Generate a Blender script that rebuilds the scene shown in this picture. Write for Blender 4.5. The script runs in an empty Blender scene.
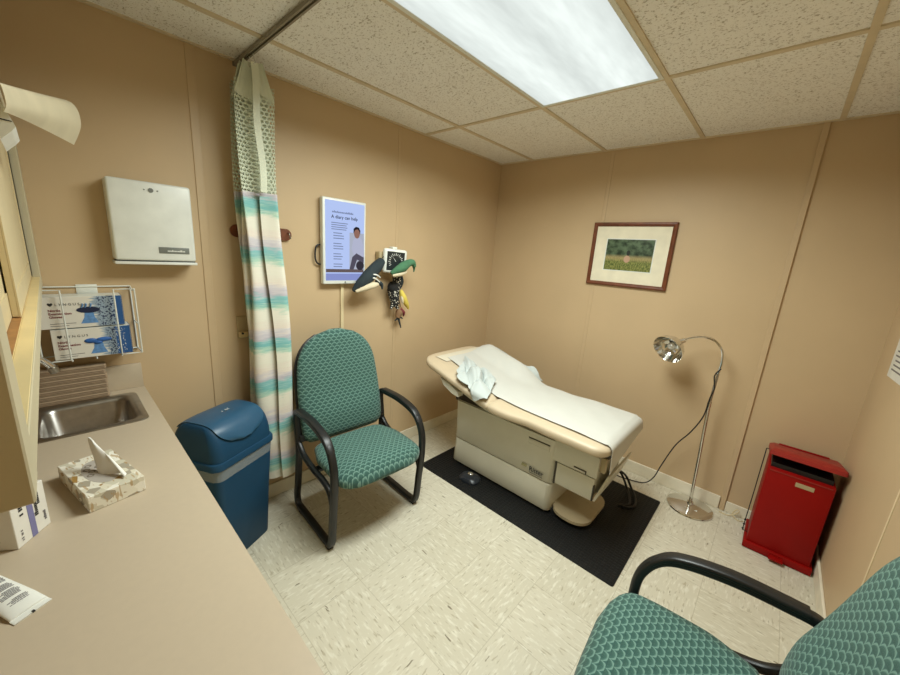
import bpy, bmesh, math, random
from mathutils import Vector, Matrix
random.seed(7)
SC = bpy.context.scene
COL = SC.collection
PI = math.pi
def R(d): return math.radians(d)

# ------------------------------------------------------------------ materials
class NT:
    def __init__(s, name):
        s.m = bpy.data.materials.new(name); s.m.use_nodes = True
        s.t = s.m.node_tree; s.n = s.t.nodes; s.l = s.t.links
        s.b = s.n['Principled BSDF']; s.out = s.n['Material Output']
    def new(s, typ, **kw):
        nd = s.n.new(typ)
        for k, v in kw.items(): setattr(nd, k, v)
        return nd
    def setin(s, sock, v):
        if isinstance(v, bpy.types.NodeSocket): s.l.new(v, sock)
        elif isinstance(v, tuple) and len(v) == 3 and sock.type == 'RGBA': sock.default_value = (*v, 1)
        else: sock.default_value = v
    def math(s, op, a, b=None, c=None, clamp=False):
        nd = s.new('ShaderNodeMath', operation=op, use_clamp=clamp)
        s.setin(nd.inputs[0], a)
        if b is not None: s.setin(nd.inputs[1], b)
        if c is not None: s.setin(nd.inputs[2], c)
        return nd.outputs[0]
    def mix(s, f, a, b, blend='MIX'):
        nd = s.new('ShaderNodeMix', data_type='RGBA', blend_type=blend)
        s.setin(nd.inputs['Factor'], f); s.setin(nd.inputs[6], a); s.setin(nd.inputs[7], b)
        return nd.outputs[2]
    def coords(s, which='Object'):
        return s.new('ShaderNodeTexCoord').outputs[which]
    def sep(s, v):
        nd = s.new('ShaderNodeSeparateXYZ'); s.l.new(v, nd.inputs[0]); return nd.outputs
    def comb(s, x=0.0, y=0.0, z=0.0):
        nd = s.new('ShaderNodeCombineXYZ')
        for i, v in enumerate((x, y, z)): s.setin(nd.inputs[i], v)
        return nd.outputs[0]
    def scale(s, v, sc):
        nd = s.new('ShaderNodeMapping'); s.l.new(v, nd.inputs[0]); nd.inputs['Scale'].default_value = sc
        return nd.outputs[0]
    def noise(s, v, sc, detail=3.0, rough=.5):
        nd = s.new('ShaderNodeTexNoise'); s.l.new(v, nd.inputs['Vector'])
        nd.inputs['Scale'].default_value = sc; nd.inputs['Detail'].default_value = detail
        nd.inputs['Roughness'].default_value = rough
        return nd.outputs[0]
    def vor(s, v, sc, feature='F1'):
        nd = s.new('ShaderNodeTexVoronoi', feature=feature); s.l.new(v, nd.inputs['Vector']); nd.inputs['Scale'].default_value = sc
        return nd
    def ramp(s, f, stops, interp='LINEAR'):
        nd = s.new('ShaderNodeValToRGB'); s.l.new(f, nd.inputs[0]); cr = nd.color_ramp; cr.interpolation = interp
        while len(cr.elements) < len(stops): cr.elements.new(.5)
        for e, (p, c) in zip(cr.elements, stops): e.position = p; e.color = (*c, 1)
        return nd.outputs[0]
    def step(s, f, lo, hi):
        nd = s.new('ShaderNodeMapRange'); s.setin(nd.inputs[0], f)
        nd.inputs[1].default_value = lo; nd.inputs[2].default_value = hi
        return nd.outputs[0]
    def col(s, c): s.setin(s.b.inputs['Base Color'], c)
    def bump(s, h, strength=.2, dist=.002):
        nd = s.new('ShaderNodeBump'); s.l.new(h, nd.inputs['Height'])
        nd.inputs['Strength'].default_value = strength; nd.inputs['Distance'].default_value = dist
        s.l.new(nd.outputs[0], s.b.inputs['Normal'])
def srgb(r, g, b):
    f = lambda c: (c/255/12.92) if c/255 <= .04045 else ((c/255+.055)/1.055)**2.4
    return (f(r), f(g), f(b))
_mc = {}
def M(name, c, rough=.5, metal=0.0, var=.06, nscale=12, bump=0.0, bscale=200, spec=.5, coat=0.0):
    if name in _mc: return _mc[name]
    t = NT(name); co = t.coords()
    n = t.noise(co, nscale, 4)
    dark = tuple(x*(1-var) for x in c); lite = tuple(min(1, x*(1+var)) for x in c)
    t.col(t.ramp(n, [(.3, dark), (.7, lite)]))
    t.b.inputs['Roughness'].default_value = rough; t.b.inputs['Metallic'].default_value = metal
    t.b.inputs['Specular IOR Level'].default_value = spec; t.b.inputs['Coat Weight'].default_value = coat
    if bump: t.bump(t.noise(co, bscale, 2), bump, .001)
    _mc[name] = t.m
    return t.m

WALL = srgb(200, 174, 137)
m_wall = M('tan_wall_paint', WALL, .48, var=.03, nscale=2.5, bump=.05, bscale=90, spec=.35)
m_batten = M('tan_batten_paint', tuple(x*1.0 for x in WALL), .45, var=.03)
m_base = M('cream_baseboard', srgb(232, 223, 200), .5)
m_white = M('white_plastic', srgb(226, 228, 220), .35)
m_cream = M('cream_laminate', srgb(214, 196, 155), .4, var=.03)
m_creamdk = M('grey_beige_laminate', srgb(178, 160, 122), .5, var=.03)
m_counter = M('counter_laminate', srgb(190, 174, 150), .42, var=.015, nscale=60)
m_black = M('black_plastic', (.012, .012, .012), .38, var=.2)
m_blackm = M('black_soft_cable', (.01, .01, .011), .5)
m_rubber = M('dark_rubber', (.02, .02, .02), .7)
m_chrome = M('polished_chrome', (.72, .71, .68), .12, 1.0, var=.02)
m_steel = M('brushed_steel', (.42, .40, .37), .28, 1.0, var=.12, nscale=30)
m_blue = M('blue_bin_plastic', srgb(28, 66, 94), .5, var=.05, nscale=8, spec=.22)
m_bluedk = M('blue_flap_plastic', srgb(42, 84, 114), .38, var=.05, nscale=8, spec=.45)
m_red = M('red_enamel', srgb(142, 8, 4), .5, var=.06, spec=.22)
m_redlid = M('worn_red_enamel', srgb(150, 34, 26), .5, var=.14, nscale=18)
m_vinyl = M('beige_vinyl', srgb(204, 186, 157), .42, var=.02, bump=.04, bscale=300, spec=.4)
m_table = M('ivory_steel_panel', srgb(212, 208, 190), .42, var=.02)
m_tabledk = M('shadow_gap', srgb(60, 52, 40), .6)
m_paper = M('white_table_paper', srgb(203, 202, 194), .75, var=.015, bump=.35, bscale=45)
m_gown = M('pale_blue_cloth', srgb(190, 197, 194), .8, var=.02, bump=.1, bscale=500)
m_wood = M('dark_brown_wood', srgb(108, 58, 33), .4, var=.25, nscale=25)
m_rawwood = M('brown_track_wood', srgb(158, 112, 62), .6, var=.2, nscale=25)
m_matb = M('ivory_mat_board', srgb(232, 224, 198), .7)
m_towelt = M('brown_paper_towel', srgb(166, 144, 118), .9, var=.08, nscale=40)
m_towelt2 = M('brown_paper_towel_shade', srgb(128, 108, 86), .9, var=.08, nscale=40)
m_ink = M('dark_ink', (.03, .028, .027), .6)
m_inkred = M('maroon_ink', srgb(120, 40, 50), .6)
m_inkgrey = M('grey_ink', srgb(110, 105, 105), .6)
m_clear = None

def mat_ceiling():
    t = NT('fissured_ceiling_tile'); co = t.coords()
    v1 = t.noise(t.scale(co, (1, 1.4, 1)), 95, 4, .65)
    f = t.step(v1, .57, .64)
    v2 = t.noise(co, 230, 2)
    f2 = t.step(v2, .64, .72)
    base = t.mix(t.noise(co, 3), srgb(244, 241, 234), srgb(248, 246, 240))
    c = t.mix(f, base, srgb(188, 178, 160)); c = t.mix(t.math('MULTIPLY', f2, .5), c, srgb(170, 152, 128))
    t.col(c); t.b.inputs['Roughness'].default_value = .9
    t.bump(t.math('SUBTRACT', 1.0, f), .6, .003)
    return t.m
def mat_floor():
    t = NT('vinyl_composition_tile'); co = t.coords()
    x, y, z = t.sep(co)
    u = t.math('DIVIDE', t.math('SUBTRACT', x, .895-3.05), .305); v = t.math('DIVIDE', t.math('ADD', y, 2.07+3.05), .305)
    iu = t.math('FLOOR', u); iv = t.math('FLOOR', v)
    chk = t.math('MODULO', t.math('ADD', iu, iv), 2.0)
    # every tile shifts its own piece of the marbling; neighbours turn the grain by a quarter
    off = t.comb(t.math('MULTIPLY', iu, 3.7), t.math('MULTIPLY', iv, 5.3), 0.0)
    addv = t.new('ShaderNodeVectorMath', operation='ADD'); t.l.new(co, addv.inputs[0]); t.l.new(off, addv.inputs[1])
    a = t.scale(addv.outputs[0], (1, .22, 1)); b = t.scale(addv.outputs[0], (.22, 1, 1))
    mx = t.new('ShaderNodeMix', data_type='VECTOR'); t.l.new(chk, mx.inputs['Factor'])
    t.l.new(a, mx.inputs[4]); t.l.new(b, mx.inputs[5]); vv = mx.outputs[1]
    n1 = t.noise(vv, 75, 3, .6); n2 = t.noise(vv, 95, 2); n3 = t.noise(vv, 60, 2)
    wht = t.step(n1, .52, .66); drk = t.step(n2, .60, .68); vdk = t.step(n3, .715, .735)
    tv = t.new('ShaderNodeTexWhiteNoise'); t.l.new(t.comb(iu, iv, 0.0), tv.inputs[0])
    base = t.mix(tv.outputs[0], srgb(204, 197, 176), srgb(210, 203, 183))
    c = t.mix(t.math('MULTIPLY', wht, .8), base, srgb(226, 221, 204))
    c = t.mix(t.math('MULTIPLY', drk, .6), c, srgb(162, 150, 124))
    c = t.mix(t.math('MULTIPLY', vdk, .8), c, srgb(112, 100, 78))
    fu = t.math('ABSOLUTE', t.math('SUBTRACT', t.math('FRACT', u), .5)); fv = t.math('ABSOLUTE', t.math('SUBTRACT', t.math('FRACT', v), .5))
    j = t.step(t.math('MAXIMUM', fu, fv), .493, .499)
    c = t.mix(t.math('MULTIPLY', j, .45), c, srgb(150, 138, 112))
    t.col(c); t.b.inputs['Roughness'].default_value = .42; t.b.inputs['Specular IOR Level'].default_value = .35
    return t.m
def mat_fabric(name, ax, ay, w=.033, h=.018, flip=1):
    """Overlapping fan scales woven in two greens."""
    t = NT(name); co = t.coords(); s = t.sep(co)
    U = t.math('DIVIDE', s[ax], w); V = t.math('MULTIPLY', s[ay], flip/h)
    j = t.math('FLOOR', V); odd = t.math('FLOORED_MODULO', j, 2.0)
    fv = t.math('FRACT', V)
    fu0 = t.math('SUBTRACT', t.math('FRACT', t.math('ADD', U, t.math('MULTIPLY', odd, .5))), .5)
    # arc of this row's scale: circle of radius .5 w reaching one row up
    arc = t.math('SQRT', t.math('MAXIMUM', t.math('SUBTRACT', .25, t.math('MULTIPLY', fu0, fu0)), 0.0))
    arch = t.math('MULTIPLY', arc, 2.0)
    d = t.math('SUBTRACT', arch, fv)             # >0 inside this row's scale, <0 the next row's scale behind
    line = t.math('SUBTRACT', 1.0, t.step(t.math('ABSOLUTE', d), .05, .3), clamp=True)
    inside = t.step(d, -.02, .02)
    behind_u = t.math('SUBTRACT', .5, t.math('ABSOLUTE', fu0))
    shade = t.math('MULTIPLY', inside, t.step(d, .0, 1.0))
    dk, md, lt = srgb(26, 58, 53), srgb(56, 95, 86), srgb(122, 156, 144)
    c = t.mix(inside, srgb(40, 80, 74), md)
    c = t.mix(t.math('MULTIPLY', shade, .75), c, dk)
    c = t.mix(t.math('MULTIPLY', line, .8), c, lt)
    thr = t.noise(t.scale(co, (1, 1, 1)), 900, 1)
    c = t.mix(t.math('MULTIPLY', t.step(thr, .4, .7), .18), c, srgb(150, 185, 175))
    t.col(c); t.b.inputs['Roughness'].default_value = .85; t.b.inputs['Specular IOR Level'].default_value = .2
    t.b.inputs['Sheen Weight'].default_value = .15
    t.bump(t.math('ADD', line, t.math('MULTIPLY', thr, .4)), .25, .001)
    return t.m
def mat_curtain():
    t = NT('striped_curtain_cloth'); co = t.coords(); x, y, z = t.sep(co)
    n = t.noise(t.scale(co, (3, 3, 14)), 3, 4, .6)
    zz = t.math('ADD', t.math('DIVIDE', z, .235), t.math('MULTIPLY', t.math('SUBTRACT', n, .5), .45))
    f = t.math('FRACT', zz)
    W, L, T, G = srgb(226, 222, 205), srgb(188, 182, 190), srgb(118, 178, 176), srgb(172, 204, 184)
    c = t.ramp(f, [(0, W), (.16, W), (.26, G), (.38, T), (.5, srgb(134, 186, 186)), (.58, L), (.70, srgb(206, 200, 202)), (.8, srgb(224, 212, 198)), (1, W)])
    st = t.noise(t.scale(co, (2, 2, 60)), 4, 3)
    c = t.mix(t.math('MULTIPLY', t.step(st, .5, .7), .3), c, srgb(235, 232, 220))
    t.col(c); t.b.inputs['Roughness'].default_value = .85; t.b.inputs['Specular IOR Level'].default_value = .15
    return t.m
def mat_mesh():
    t = NT('curtain_netting'); uv = t.coords('UV')
    v = t.vor(t.scale(uv, (1, 1, 1)), 1.0); v.inputs['Randomness'].default_value = 0.0
    x, y, z = t.sep(uv)
    j = t.math('FLOOR', y); odd = t.math('FLOORED_MODULO', j, 2.0)
    fx = t.math('SUBTRACT', t.math('FRACT', t.math('ADD', x, t.math('MULTIPLY', odd, .5))), .5)
    fy = t.math('SUBTRACT', t.math('FRACT', y), .5)
    r = t.math('SQRT', t.math('ADD', t.math('MULTIPLY', fx, fx), t.math('MULTIPLY', fy, fy)))
    solid = t.math('GREATER_THAN', r, .40)
    t.n.remove(v)
    t.col(srgb(208, 214, 190)); t.b.inputs['Roughness'].default_value = .8
    t.l.new(solid, t.b.inputs['Alpha'])
    return t.m
def mat_rubbermat():
    t = NT('studded_black_rubber'); co = t.coords(); x, y, z = t.sep(co)
    fx = t.math('ABSOLUTE', t.math('SUBTRACT', t.math('FRACT', t.math('DIVIDE', x, .022)), .5))
    fy = t.math('ABSOLUTE', t.math('SUBTRACT', t.math('FRACT', t.math('DIVIDE', y, .022)), .5))
    h = t.step(t.math('MAXIMUM', fx, fy), .44, .30)
    n = t.noise(co, 40, 3)
    t.col(t.mix(n, (.006, .006, .006), (.014, .014, .013)))
    t.b.inputs['Roughness'].default_value = .6; t.b.inputs['Specular IOR Level'].default_value = .2
    t.bump(h, .8, .003)
    return t.m
def mat_tissuebox():
    t = NT('triangle_print_carton'); co = t.coords(); x, y, z = t.sep(co)
    vv = t.scale(co, (40, 52, 60)); v = t.vor(vv, 1.0); 
    c = t.ramp(t.sep(v.outputs['Color'])[0], [(0, srgb(232, 226, 208)), (.25, srgb(205, 198, 176)), (.45, srgb(240, 235, 220)), (.62, srgb(168, 158, 138)), (.8, srgb(222, 214, 192)), (.93, srgb(160, 124, 62))], 'CONSTANT')
    w = t.noise(t.scale(co, (9, 40, 9)), 3, 2)
    c = t.mix(t.math('MULTIPLY', t.step(w, .58, .62), .7), c, srgb(176, 140, 84))
    t.col(c); t.b.inputs['Roughness'].default_value = .5
    return t.m
def mat_glovebox(seedz, edge_at):
    """White carton front: blue droplets thicken towards the right-hand end (local u = 0..1 along the front)."""
    t = NT('glove_carton_print'); uv = t.coords('UV'); x, y, z = t.sep(uv)
    sp = t.comb(t.math('MULTIPLY', x, 46.0), t.math('MULTIPLY', y, 20.0), seedz)
    n = t.noise(sp, 1.0, 2)
    edge = t.math('ADD', t.math('MULTIPLY', x, 1.0), t.math('MULTIPLY', t.math('SUBTRACT', t.noise(t.comb(0.0, t.math('MULTIPLY', y, 17.0), seedz), 1.0, 1), .5), .35))
    grey = t.step(edge, .62, .66)
    blob = t.math('MULTIPLY', t.step(n, .52, .55), t.step(x, .66, .72))
    c = t.mix(grey, srgb(226, 221, 208), srgb(150, 168, 184))
    c = t.mix(blob, c, srgb(24, 44, 84))
    end = t.math('GREATER_THAN', x, edge_at)
    dots = t.math('MULTIPLY', t.step(n, .60, .63), 1.0 if edge_at < .9 else 0.0)
    ec = t.mix(t.math('MULTIPLY', dots, t.math('LESS_THAN', x, .93)), srgb(36, 84, 140), srgb(205, 208, 205))
    c = t.mix(end, c, ec)
    t.col(c); t.b.inputs['Roughness'].default_value = .45
    return t.m
def mat_picture():
    t = NT('meadow_photograph'); uv = t.coords('UV'); x, y, z = t.sep(uv)
    n = t.noise(t.scale(uv, (5, 4, 1)), 1.6, 4); g = t.noise(t.scale(uv, (60, 14, 1)), 1.0, 3)
    top = t.mix(t.step(n, .35, .65), srgb(26, 44, 22), srgb(92, 112, 84))
    bot = t.mix(t.step(g, .35, .65), srgb(52, 76, 22), srgb(150, 150, 84))
    band = t.mix(g, srgb(150, 132, 88), srgb(190, 170, 120))
    c = t.mix(t.step(y, .46, .38), top, bot)
    bb = t.math('SUBTRACT', 1.0, t.step(t.math('ABSOLUTE', t.math('SUBTRACT', y, .40)), .02, .12), clamp=True)
    c = t.mix(t.math('MULTIPLY', bb, .7), c, band)
    t.col(c); t.b.inputs['Roughness'].default_value = .35
    return t.m
def mat_emit(name, c, strength):
    t = NT(name); t.n.remove(t.b)
    e = t.new('ShaderNodeEmission'); e.inputs[0].default_value = (*c, 1); e.inputs[1].default_value = strength
    t.l.new(e.outputs[0], t.out.inputs[0]); return t.m
def mat_diffuser():
    t = NT('prismatic_diffuser'); co = t.coords(); x, y, z = t.sep(co); t.n.remove(t.b)
    # two tubes behind a prismatic lens
    d = t.math('ABSOLUTE', t.math('SUBTRACT', t.math('ABSOLUTE', x), .14))
    k = t.math('SUBTRACT', 1.0, t.math('MULTIPLY', d, 1.6))
    n = t.noise(t.scale(co, (14, 3, 1)), 2, 2)
    e = t.new('ShaderNodeEmission'); e.inputs[0].default_value = (.925, 1.0, .955, 1)
    t.l.new(t.math('MULTIPLY', t.math('MULTIPLY', k, t.math('ADD', .85, t.math('MULTIPLY', n, .3))), LIGHT), e.inputs[1])
    t.l.new(e.outputs[0], t.out.inputs[0]); return t.m
def mat_liner():
    t = NT('clear_bin_liner'); t.col(srgb(190, 195, 195)); t.b.inputs['Roughness'].default_value = .25
    t.b.inputs['Alpha'].default_value = .38
    return t.m
LIGHT = 1.0
m_ceil = mat_ceiling(); m_floor = mat_floor(); m_curt = mat_curtain(); m_net = mat_mesh(); m_rmat = mat_rubbermat()
m_fabseat = mat_fabric('scale_weave_seat', 1, 0, flip=-1); m_fabback = mat_fabric('scale_weave_back', 1, 2)
m_tbox = mat_tissuebox(); m_pic = mat_picture(); m_diff = mat_diffuser(); m_liner = mat_liner()
m_tee = M('ceiling_grid_metal', srgb(214, 198, 168), .5)
m_track = M('grey_aluminium_track', srgb(140, 132, 114), .45, .3)
m_hem = M('pale_green_hem', srgb(214, 218, 196), .8)
m_tube = M('white_tube_plastic', srgb(228, 228, 220), .35)
m_scrub = M('grey_label_plate', srgb(118, 122, 116), .4)

# ------------------------------------------------------------------ mesh builder
class MB:
    def __init__(s): s.bm = bmesh.new(); s.uv = s.bm.loops.layers.uv.new('UVMap')
    def tf(s, verts, mat):
        if mat is not None: bmesh.ops.transform(s.bm, matrix=mat, verts=verts)
    def box(s, a, b, bev=0.0, seg=2, mat=None):
        (x0, y0, z0), (x1, y1, z1) = a, b
        vs = [s.bm.verts.new(p) for p in ((x0,y0,z0),(x1,y0,z0),(x1,y1,z0),(x0,y1,z0),(x0,y0,z1),(x1,y0,z1),(x1,y1,z1),(x0,y1,z1))]
        fs = [s.bm.faces.new([vs[i] for i in f]) for f in ((0,3,2,1),(4,5,6,7),(0,1,5,4),(1,2,6,5),(2,3,7,6),(3,0,4,7))]
        if bev:
            es = list({e for f in fs for e in f.edges})
            r = bmesh.ops.bevel(s.bm, geom=es, offset=bev, segments=seg, profile=.5, affect='EDGES')
            vs = list({v for f in r['faces'] for v in f.verts} | {v for v in vs if v.is_valid})
        s.tf(vs, mat); return s
    def loft(s, rings, caps=True, closed=True, uvs=None):
        rows = [[s.bm.verts.new(p) for p in r] for r in rings]
        n = len(rows[0])
        for i in range(len(rows)-1):
            for j in range(n if closed else n-1):
                k = (j+1) % n
                try: f = s.bm.faces.new((rows[i][j], rows[i][k], rows[i+1][k], rows[i+1][j]))
                except ValueError: continue
                if uvs:
                    kk = j+1
                    for lp, (a, b) in zip(f.loops, ((i,j),(i,kk),(i+1,kk),(i+1,j))): lp[s.uv].uv = uvs(a, b)
        if caps and closed:
            for r, rev in ((rows[0], True), (rows[-1], False)):
                try: s.bm.faces.new(list(reversed(r)) if rev else r)
                except ValueError: pass
        return s
    def grid(s, fn, nu, nv, thick=0.0, uvs=None):
        """Open sheet of fn(u, v); with thick it becomes a closed thin solid."""
        P = [[Vector(fn(i/nu, j/nv)) for j in range(nv+1)] for i in range(nu+1)]
        top = [[s.bm.verts.new(p) for p in r] for r in P]
        def q(rows, rev):
            for i in range(nu):
                for j in range(nv):
                    l = [rows[i][j], rows[i+1][j], rows[i+1][j+1], rows[i][j+1]]
                    uvl = [(i/nu,j/nv),((i+1)/nu,j/nv),((i+1)/nu,(j+1)/nv),(i/nu,(j+1)/nv)]
                    if rev: l.reverse(); uvl.reverse()
                    f = s.bm.faces.new(l)
                    for lp, c in zip(f.loops, uvl): lp[s.uv].uv = uvs(*c) if uvs else c
        q(top, False)
        if thick:
            def nrm(i, j):
                a = P[min(i+1,nu)][j]-P[max(i-1,0)][j]; b = P[i][min(j+1,nv)]-P[i][max(j-1,0)]
                c = a.cross(b); return c.normalized() if c.length > 1e-12 else Vector((0,0,1))
            bot = [[s.bm.verts.new(P[i][j]-nrm(i,j)*thick) for j in range(nv+1)] for i in range(nu+1)]
            q(bot, True)
            edge = [(i,0) for i in range(nu+1)]+[(nu,j) for j in range(1,nv+1)]+[(i,nv) for i in range(nu-1,-1,-1)]+[(0,j) for j in range(nv-1,0,-1)]
            for a, b in zip(edge, edge[1:]+edge[:1]):
                try: s.bm.faces.new((top[a[0]][a[1]], bot[a[0]][a[1]], bot[b[0]][b[1]], top[b[0]][b[1]]))
                except ValueError: pass
        return s
    def cyl(s, p0, p1, r0, r1=None, n=20, caps=True):
        r1 = r0 if r1 is None else r1
        p0, p1 = Vector(p0), Vector(p1); d = (p1-p0).normalized()
        a = d.orthogonal().normalized(); b = d.cross(a)
        rings = [[p+r*(math.cos(2*PI*k/n)*a+math.sin(2*PI*k/n)*b) for k in range(n)] for p, r in ((p0,r0),(p1,r1))]
        return s.loft(rings, caps)
    def lathe(s, prof, n=32, mat=None, caps=True):
        rings = [[Vector((r*math.cos(2*PI*k/n), r*math.sin(2*PI*k/n), z)) for k in range(n)] for r, z in prof]
        if mat is not None: rings = [[mat @ p for p in r] for r in rings]
        return s.loft(rings, caps)
    def tube(s, pts, r, n=10, closed=False, flat=None, up=None, caps=True):
        """Round (or, with flat=(a,b), rounded-rectangular) bar along pts; up fixes the section's second axis."""
        pts = [Vector(p) for p in pts]; N = len(pts); rings = []; prev = None
        for i, p in enumerate(pts):
            if closed: d = pts[(i+1)%N]-pts[i-1]
            else: d = pts[min(i+1,N-1)]-pts[max(i-1,0)]
            d.normalize()
            if up is not None: b = Vector(up); a = b.cross(d).normalized()
            else:
                if prev is None: a = d.orthogonal().normalized()
                else: a = (prev-d*prev.dot(d)).normalized()
                b = d.cross(a); prev = a
            rr = r[i] if isinstance(r, (list, tuple)) else r
            ring = []
            for k in range(n):
                c, t = math.cos(2*PI*k/n), math.sin(2*PI*k/n)
                if flat:
                    e = .55; c = math.copysign(abs(c)**e, c); t = math.copysign(abs(t)**e, t)
                    ring.append(p+a*c*flat[0]+b*t*flat[1])
                else: ring.append(p+rr*(c*a+t*b))
            rings.append(ring)
        if closed: rings.append(rings[0]); 
        if closed:
            rows = [[s.bm.verts.new(q) for q in rg] for rg in rings[:-1]]; rows.append(rows[0])
            for i in range(len(rows)-1):
                for j in range(n): s.bm.faces.new((rows[i][j], rows[i][(j+1)%n], rows[i+1][(j+1)%n], rows[i+1][j]))
            return s
        return s.loft(rings, caps)
    def ell(s, c, r, n=20, m=12, mat=None):
        rings = []
        for i in range(m+1):
            t = -PI/2+PI*i/m; t = max(-PI/2+.02, min(PI/2-.02, t))
            rings.append([Vector((c[0]+r[0]*math.cos(t)*math.cos(2*PI*k/n), c[1]+r[1]*math.cos(t)*math.sin(2*PI*k/n), c[2]+r[2]*math.sin(t))) for k in range(n)])
        if mat is not None: rings = [[mat @ p for p in q] for q in rings]
        return s.loft(rings)
    def prism(s, poly, off):
        off = Vector(off)
        a = [s.bm.verts.new(p) for p in poly]; b = [s.bm.verts.new(Vector(p)+off) for p in poly]; n = len(a)
        s.bm.faces.new(list(reversed(a))); s.bm.faces.new(b)
        for i in range(n): s.bm.faces.new((a[i], a[(i+1)%n], b[(i+1)%n], b[i]))
        return s
    def build(s, name, mat, parent=None, smooth=35, loc=(0,0,0), rot=(0,0,0)):
        bmesh.ops.recalc_face_normals(s.bm, faces=s.bm.faces[:])
        me = bpy.data.meshes.new(name); s.bm.to_mesh(me); s.bm.free()
        me.materials.append(mat)
        if smooth:
            me.polygons.foreach_set('use_smooth', [True]*len(me.polygons))
            me.set_sharp_from_angle(angle=R(smooth))
        o = bpy.data.objects.new(name, me); COL.objects.link(o)
        o.location = loc; o.rotation_euler = rot
        if parent is not None: o.parent = parent
        return o
def tag(o, label=None, cat=None, group=None, kind=None):
    for k, v in (('label', label), ('category', cat), ('group', group), ('kind', kind)):
        if v: o[k] = v
    return o
def thing(name, label, cat, loc=(0,0,0), rz=0.0, group=None):
    o = bpy.data.objects.new(name, None); o.empty_display_size = .1; COL.objects.link(o)
    o.location = loc; o.rotation_euler = (0, 0, rz)
    return tag(o, label, cat, group)
def text(body, name, mat, parent, mtx, size, align='LEFT', depth=.0006, bold=0.0, sx=1.0):
    """Lettering as a thin mesh; mtx carries (x right, y up, z out) to the parent's space."""
    cu = bpy.data.curves.new('lettering', 'FONT'); cu.body = body; cu.size = size; cu.align_x = align
    cu.extrude = depth; cu.offset = bold; cu.resolution_u = 2
    tmp = bpy.data.objects.new('lettering', cu); COL.objects.link(tmp)
    dg = bpy.context.evaluated_depsgraph_get(); dg.update()
    me = bpy.data.meshes.new_from_object(tmp.evaluated_get(dg))
    bpy.data.objects.remove(tmp); bpy.data.curves.remove(cu)
    me.transform(mtx @ Matrix.Diagonal((sx, 1, 1, 1)))
    me.materials.clear(); me.materials.append(mat); me.name = name
    o = bpy.data.objects.new(name, me); COL.objects.link(o); o.parent = parent
    return o
def frame_mtx(o, right, up):
    r, u = Vector(right).normalized(), Vector(up).normalized(); n = r.cross(u)
    m = Matrix((r, u, n)).transposed().to_4x4(); m.translation = Vector(o); return m
def scribble(n, name, mat, parent, mtx, size, seed=1):
    """n unreadable letter-sized strokes in a row, as small print looks from across the room."""
    rr_ = random.Random(seed); m = MB(); x = 0
    for i in range(n):
        w_ = size*rr_.uniform(.28, .5); h_ = size*rr_.choice((.5, .5, .72))
        if rr_.random() > .14: m.box((x, 0, 0), (x+w_*.8, h_, .0003), 0, 1, None)
        x += w_
    for v in m.bm.verts: v.co = mtx @ v.co
    return m.build(name, mat, parent, 0)
def catmull(P, n=8, closed=False):
    P = [Vector(p) for p in P]; out = []; N = len(P)
    for i in range(N if closed else N-1):
        if closed: a, b, c, d = P[i-1], P[i], P[(i+1)%N], P[(i+2)%N]
        else: a, b, c, d = P[max(i-1,0)], P[i], P[i+1], P[min(i+2,N-1)]
        for k in range(n):
            t = k/n
            out.append(.5*((2*b)+(c-a)*t+(2*a-5*b+4*c-d)*t*t+(3*b-a-3*c+d)*t**3))
    if not closed: out.append(P[-1])
    return out
def sstep(a, b, x):
    t = max(0, min(1, (x-a)/(b-a))); return t*t*(3-2*t)
def rrect(w, d, r, z, n=6, cx=0, cy=0):
    """Rounded-rectangle ring, w along x and d along y."""
    r = min(r, w/2-1e-4, d/2-1e-4); out = []
    for qx, qy, a0 in ((1,1,0),(-1,1,PI/2),(-1,-1,PI),(1,-1,3*PI/2)):
        for k in range(n+1):
            a = a0+PI/2*k/n
            out.append(Vector((cx+qx*(w/2-r)+r*math.cos(a), cy+qy*(d/2-r)+r*math.sin(a), z)))
    return out

# ------------------------------------------------------------------ room
W, Hc, YB = 2.562, 2.389, -3.30
def struct(name, mb, mat, parent=None, smooth=0):
    o = mb.build(name, mat, parent, smooth)
    if parent is None: o['kind'] = 'structure'
    return o
struct('floor', MB().box((-.12, YB-.12, -.1), (W+.12, .12, 0)), m_floor)
ceil = struct('ceiling', MB().box((-.12, YB-.12, Hc+.004), (W+.12, .12, Hc+.1)), m_ceil)
struct('wall_left', MB().box((-.12, YB-.12, -.1), (0, .12, Hc+.1)), m_wall)
struct('wall_back', MB().box((0, 0, -.1), (W, .12, Hc+.1)), m_wall)
struct('wall_right', MB().box((W, YB-.12, -.1), (W+.12, .12, Hc+.1)), m_wall)
struct('wall_front', MB().box((0, YB-.12, -.1), (W, YB, Hc+.1)), m_wall)
# suspended-ceiling tees
g = MB()
XO, YO = .332, -.963
for i in range(4): g.box((XO+.61*i-.012, YB, Hc-.003), (XO+.61*i+.012, 0, Hc+.006))
g.build('ceiling_grid', m_tee, ceil, 0)
g = MB()
for yy in (YO, YO-1.22): g.box((0, yy-.012, Hc-.0028), (W, yy+.012, Hc+.0062))
g.build('ceiling_grid', m_tee, ceil, 0)
g = MB()
g.box((0, YB, Hc-.002), (.02, 0, Hc+.006)); g.box((0, -.02, Hc-.0022), (W, 0, Hc+.0064)); g.box((W-.02, YB, Hc-.0021), (W, 0, Hc+.0062))
g.build('ceiling_edge_angle', m_tee, ceil, 0)
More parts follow.
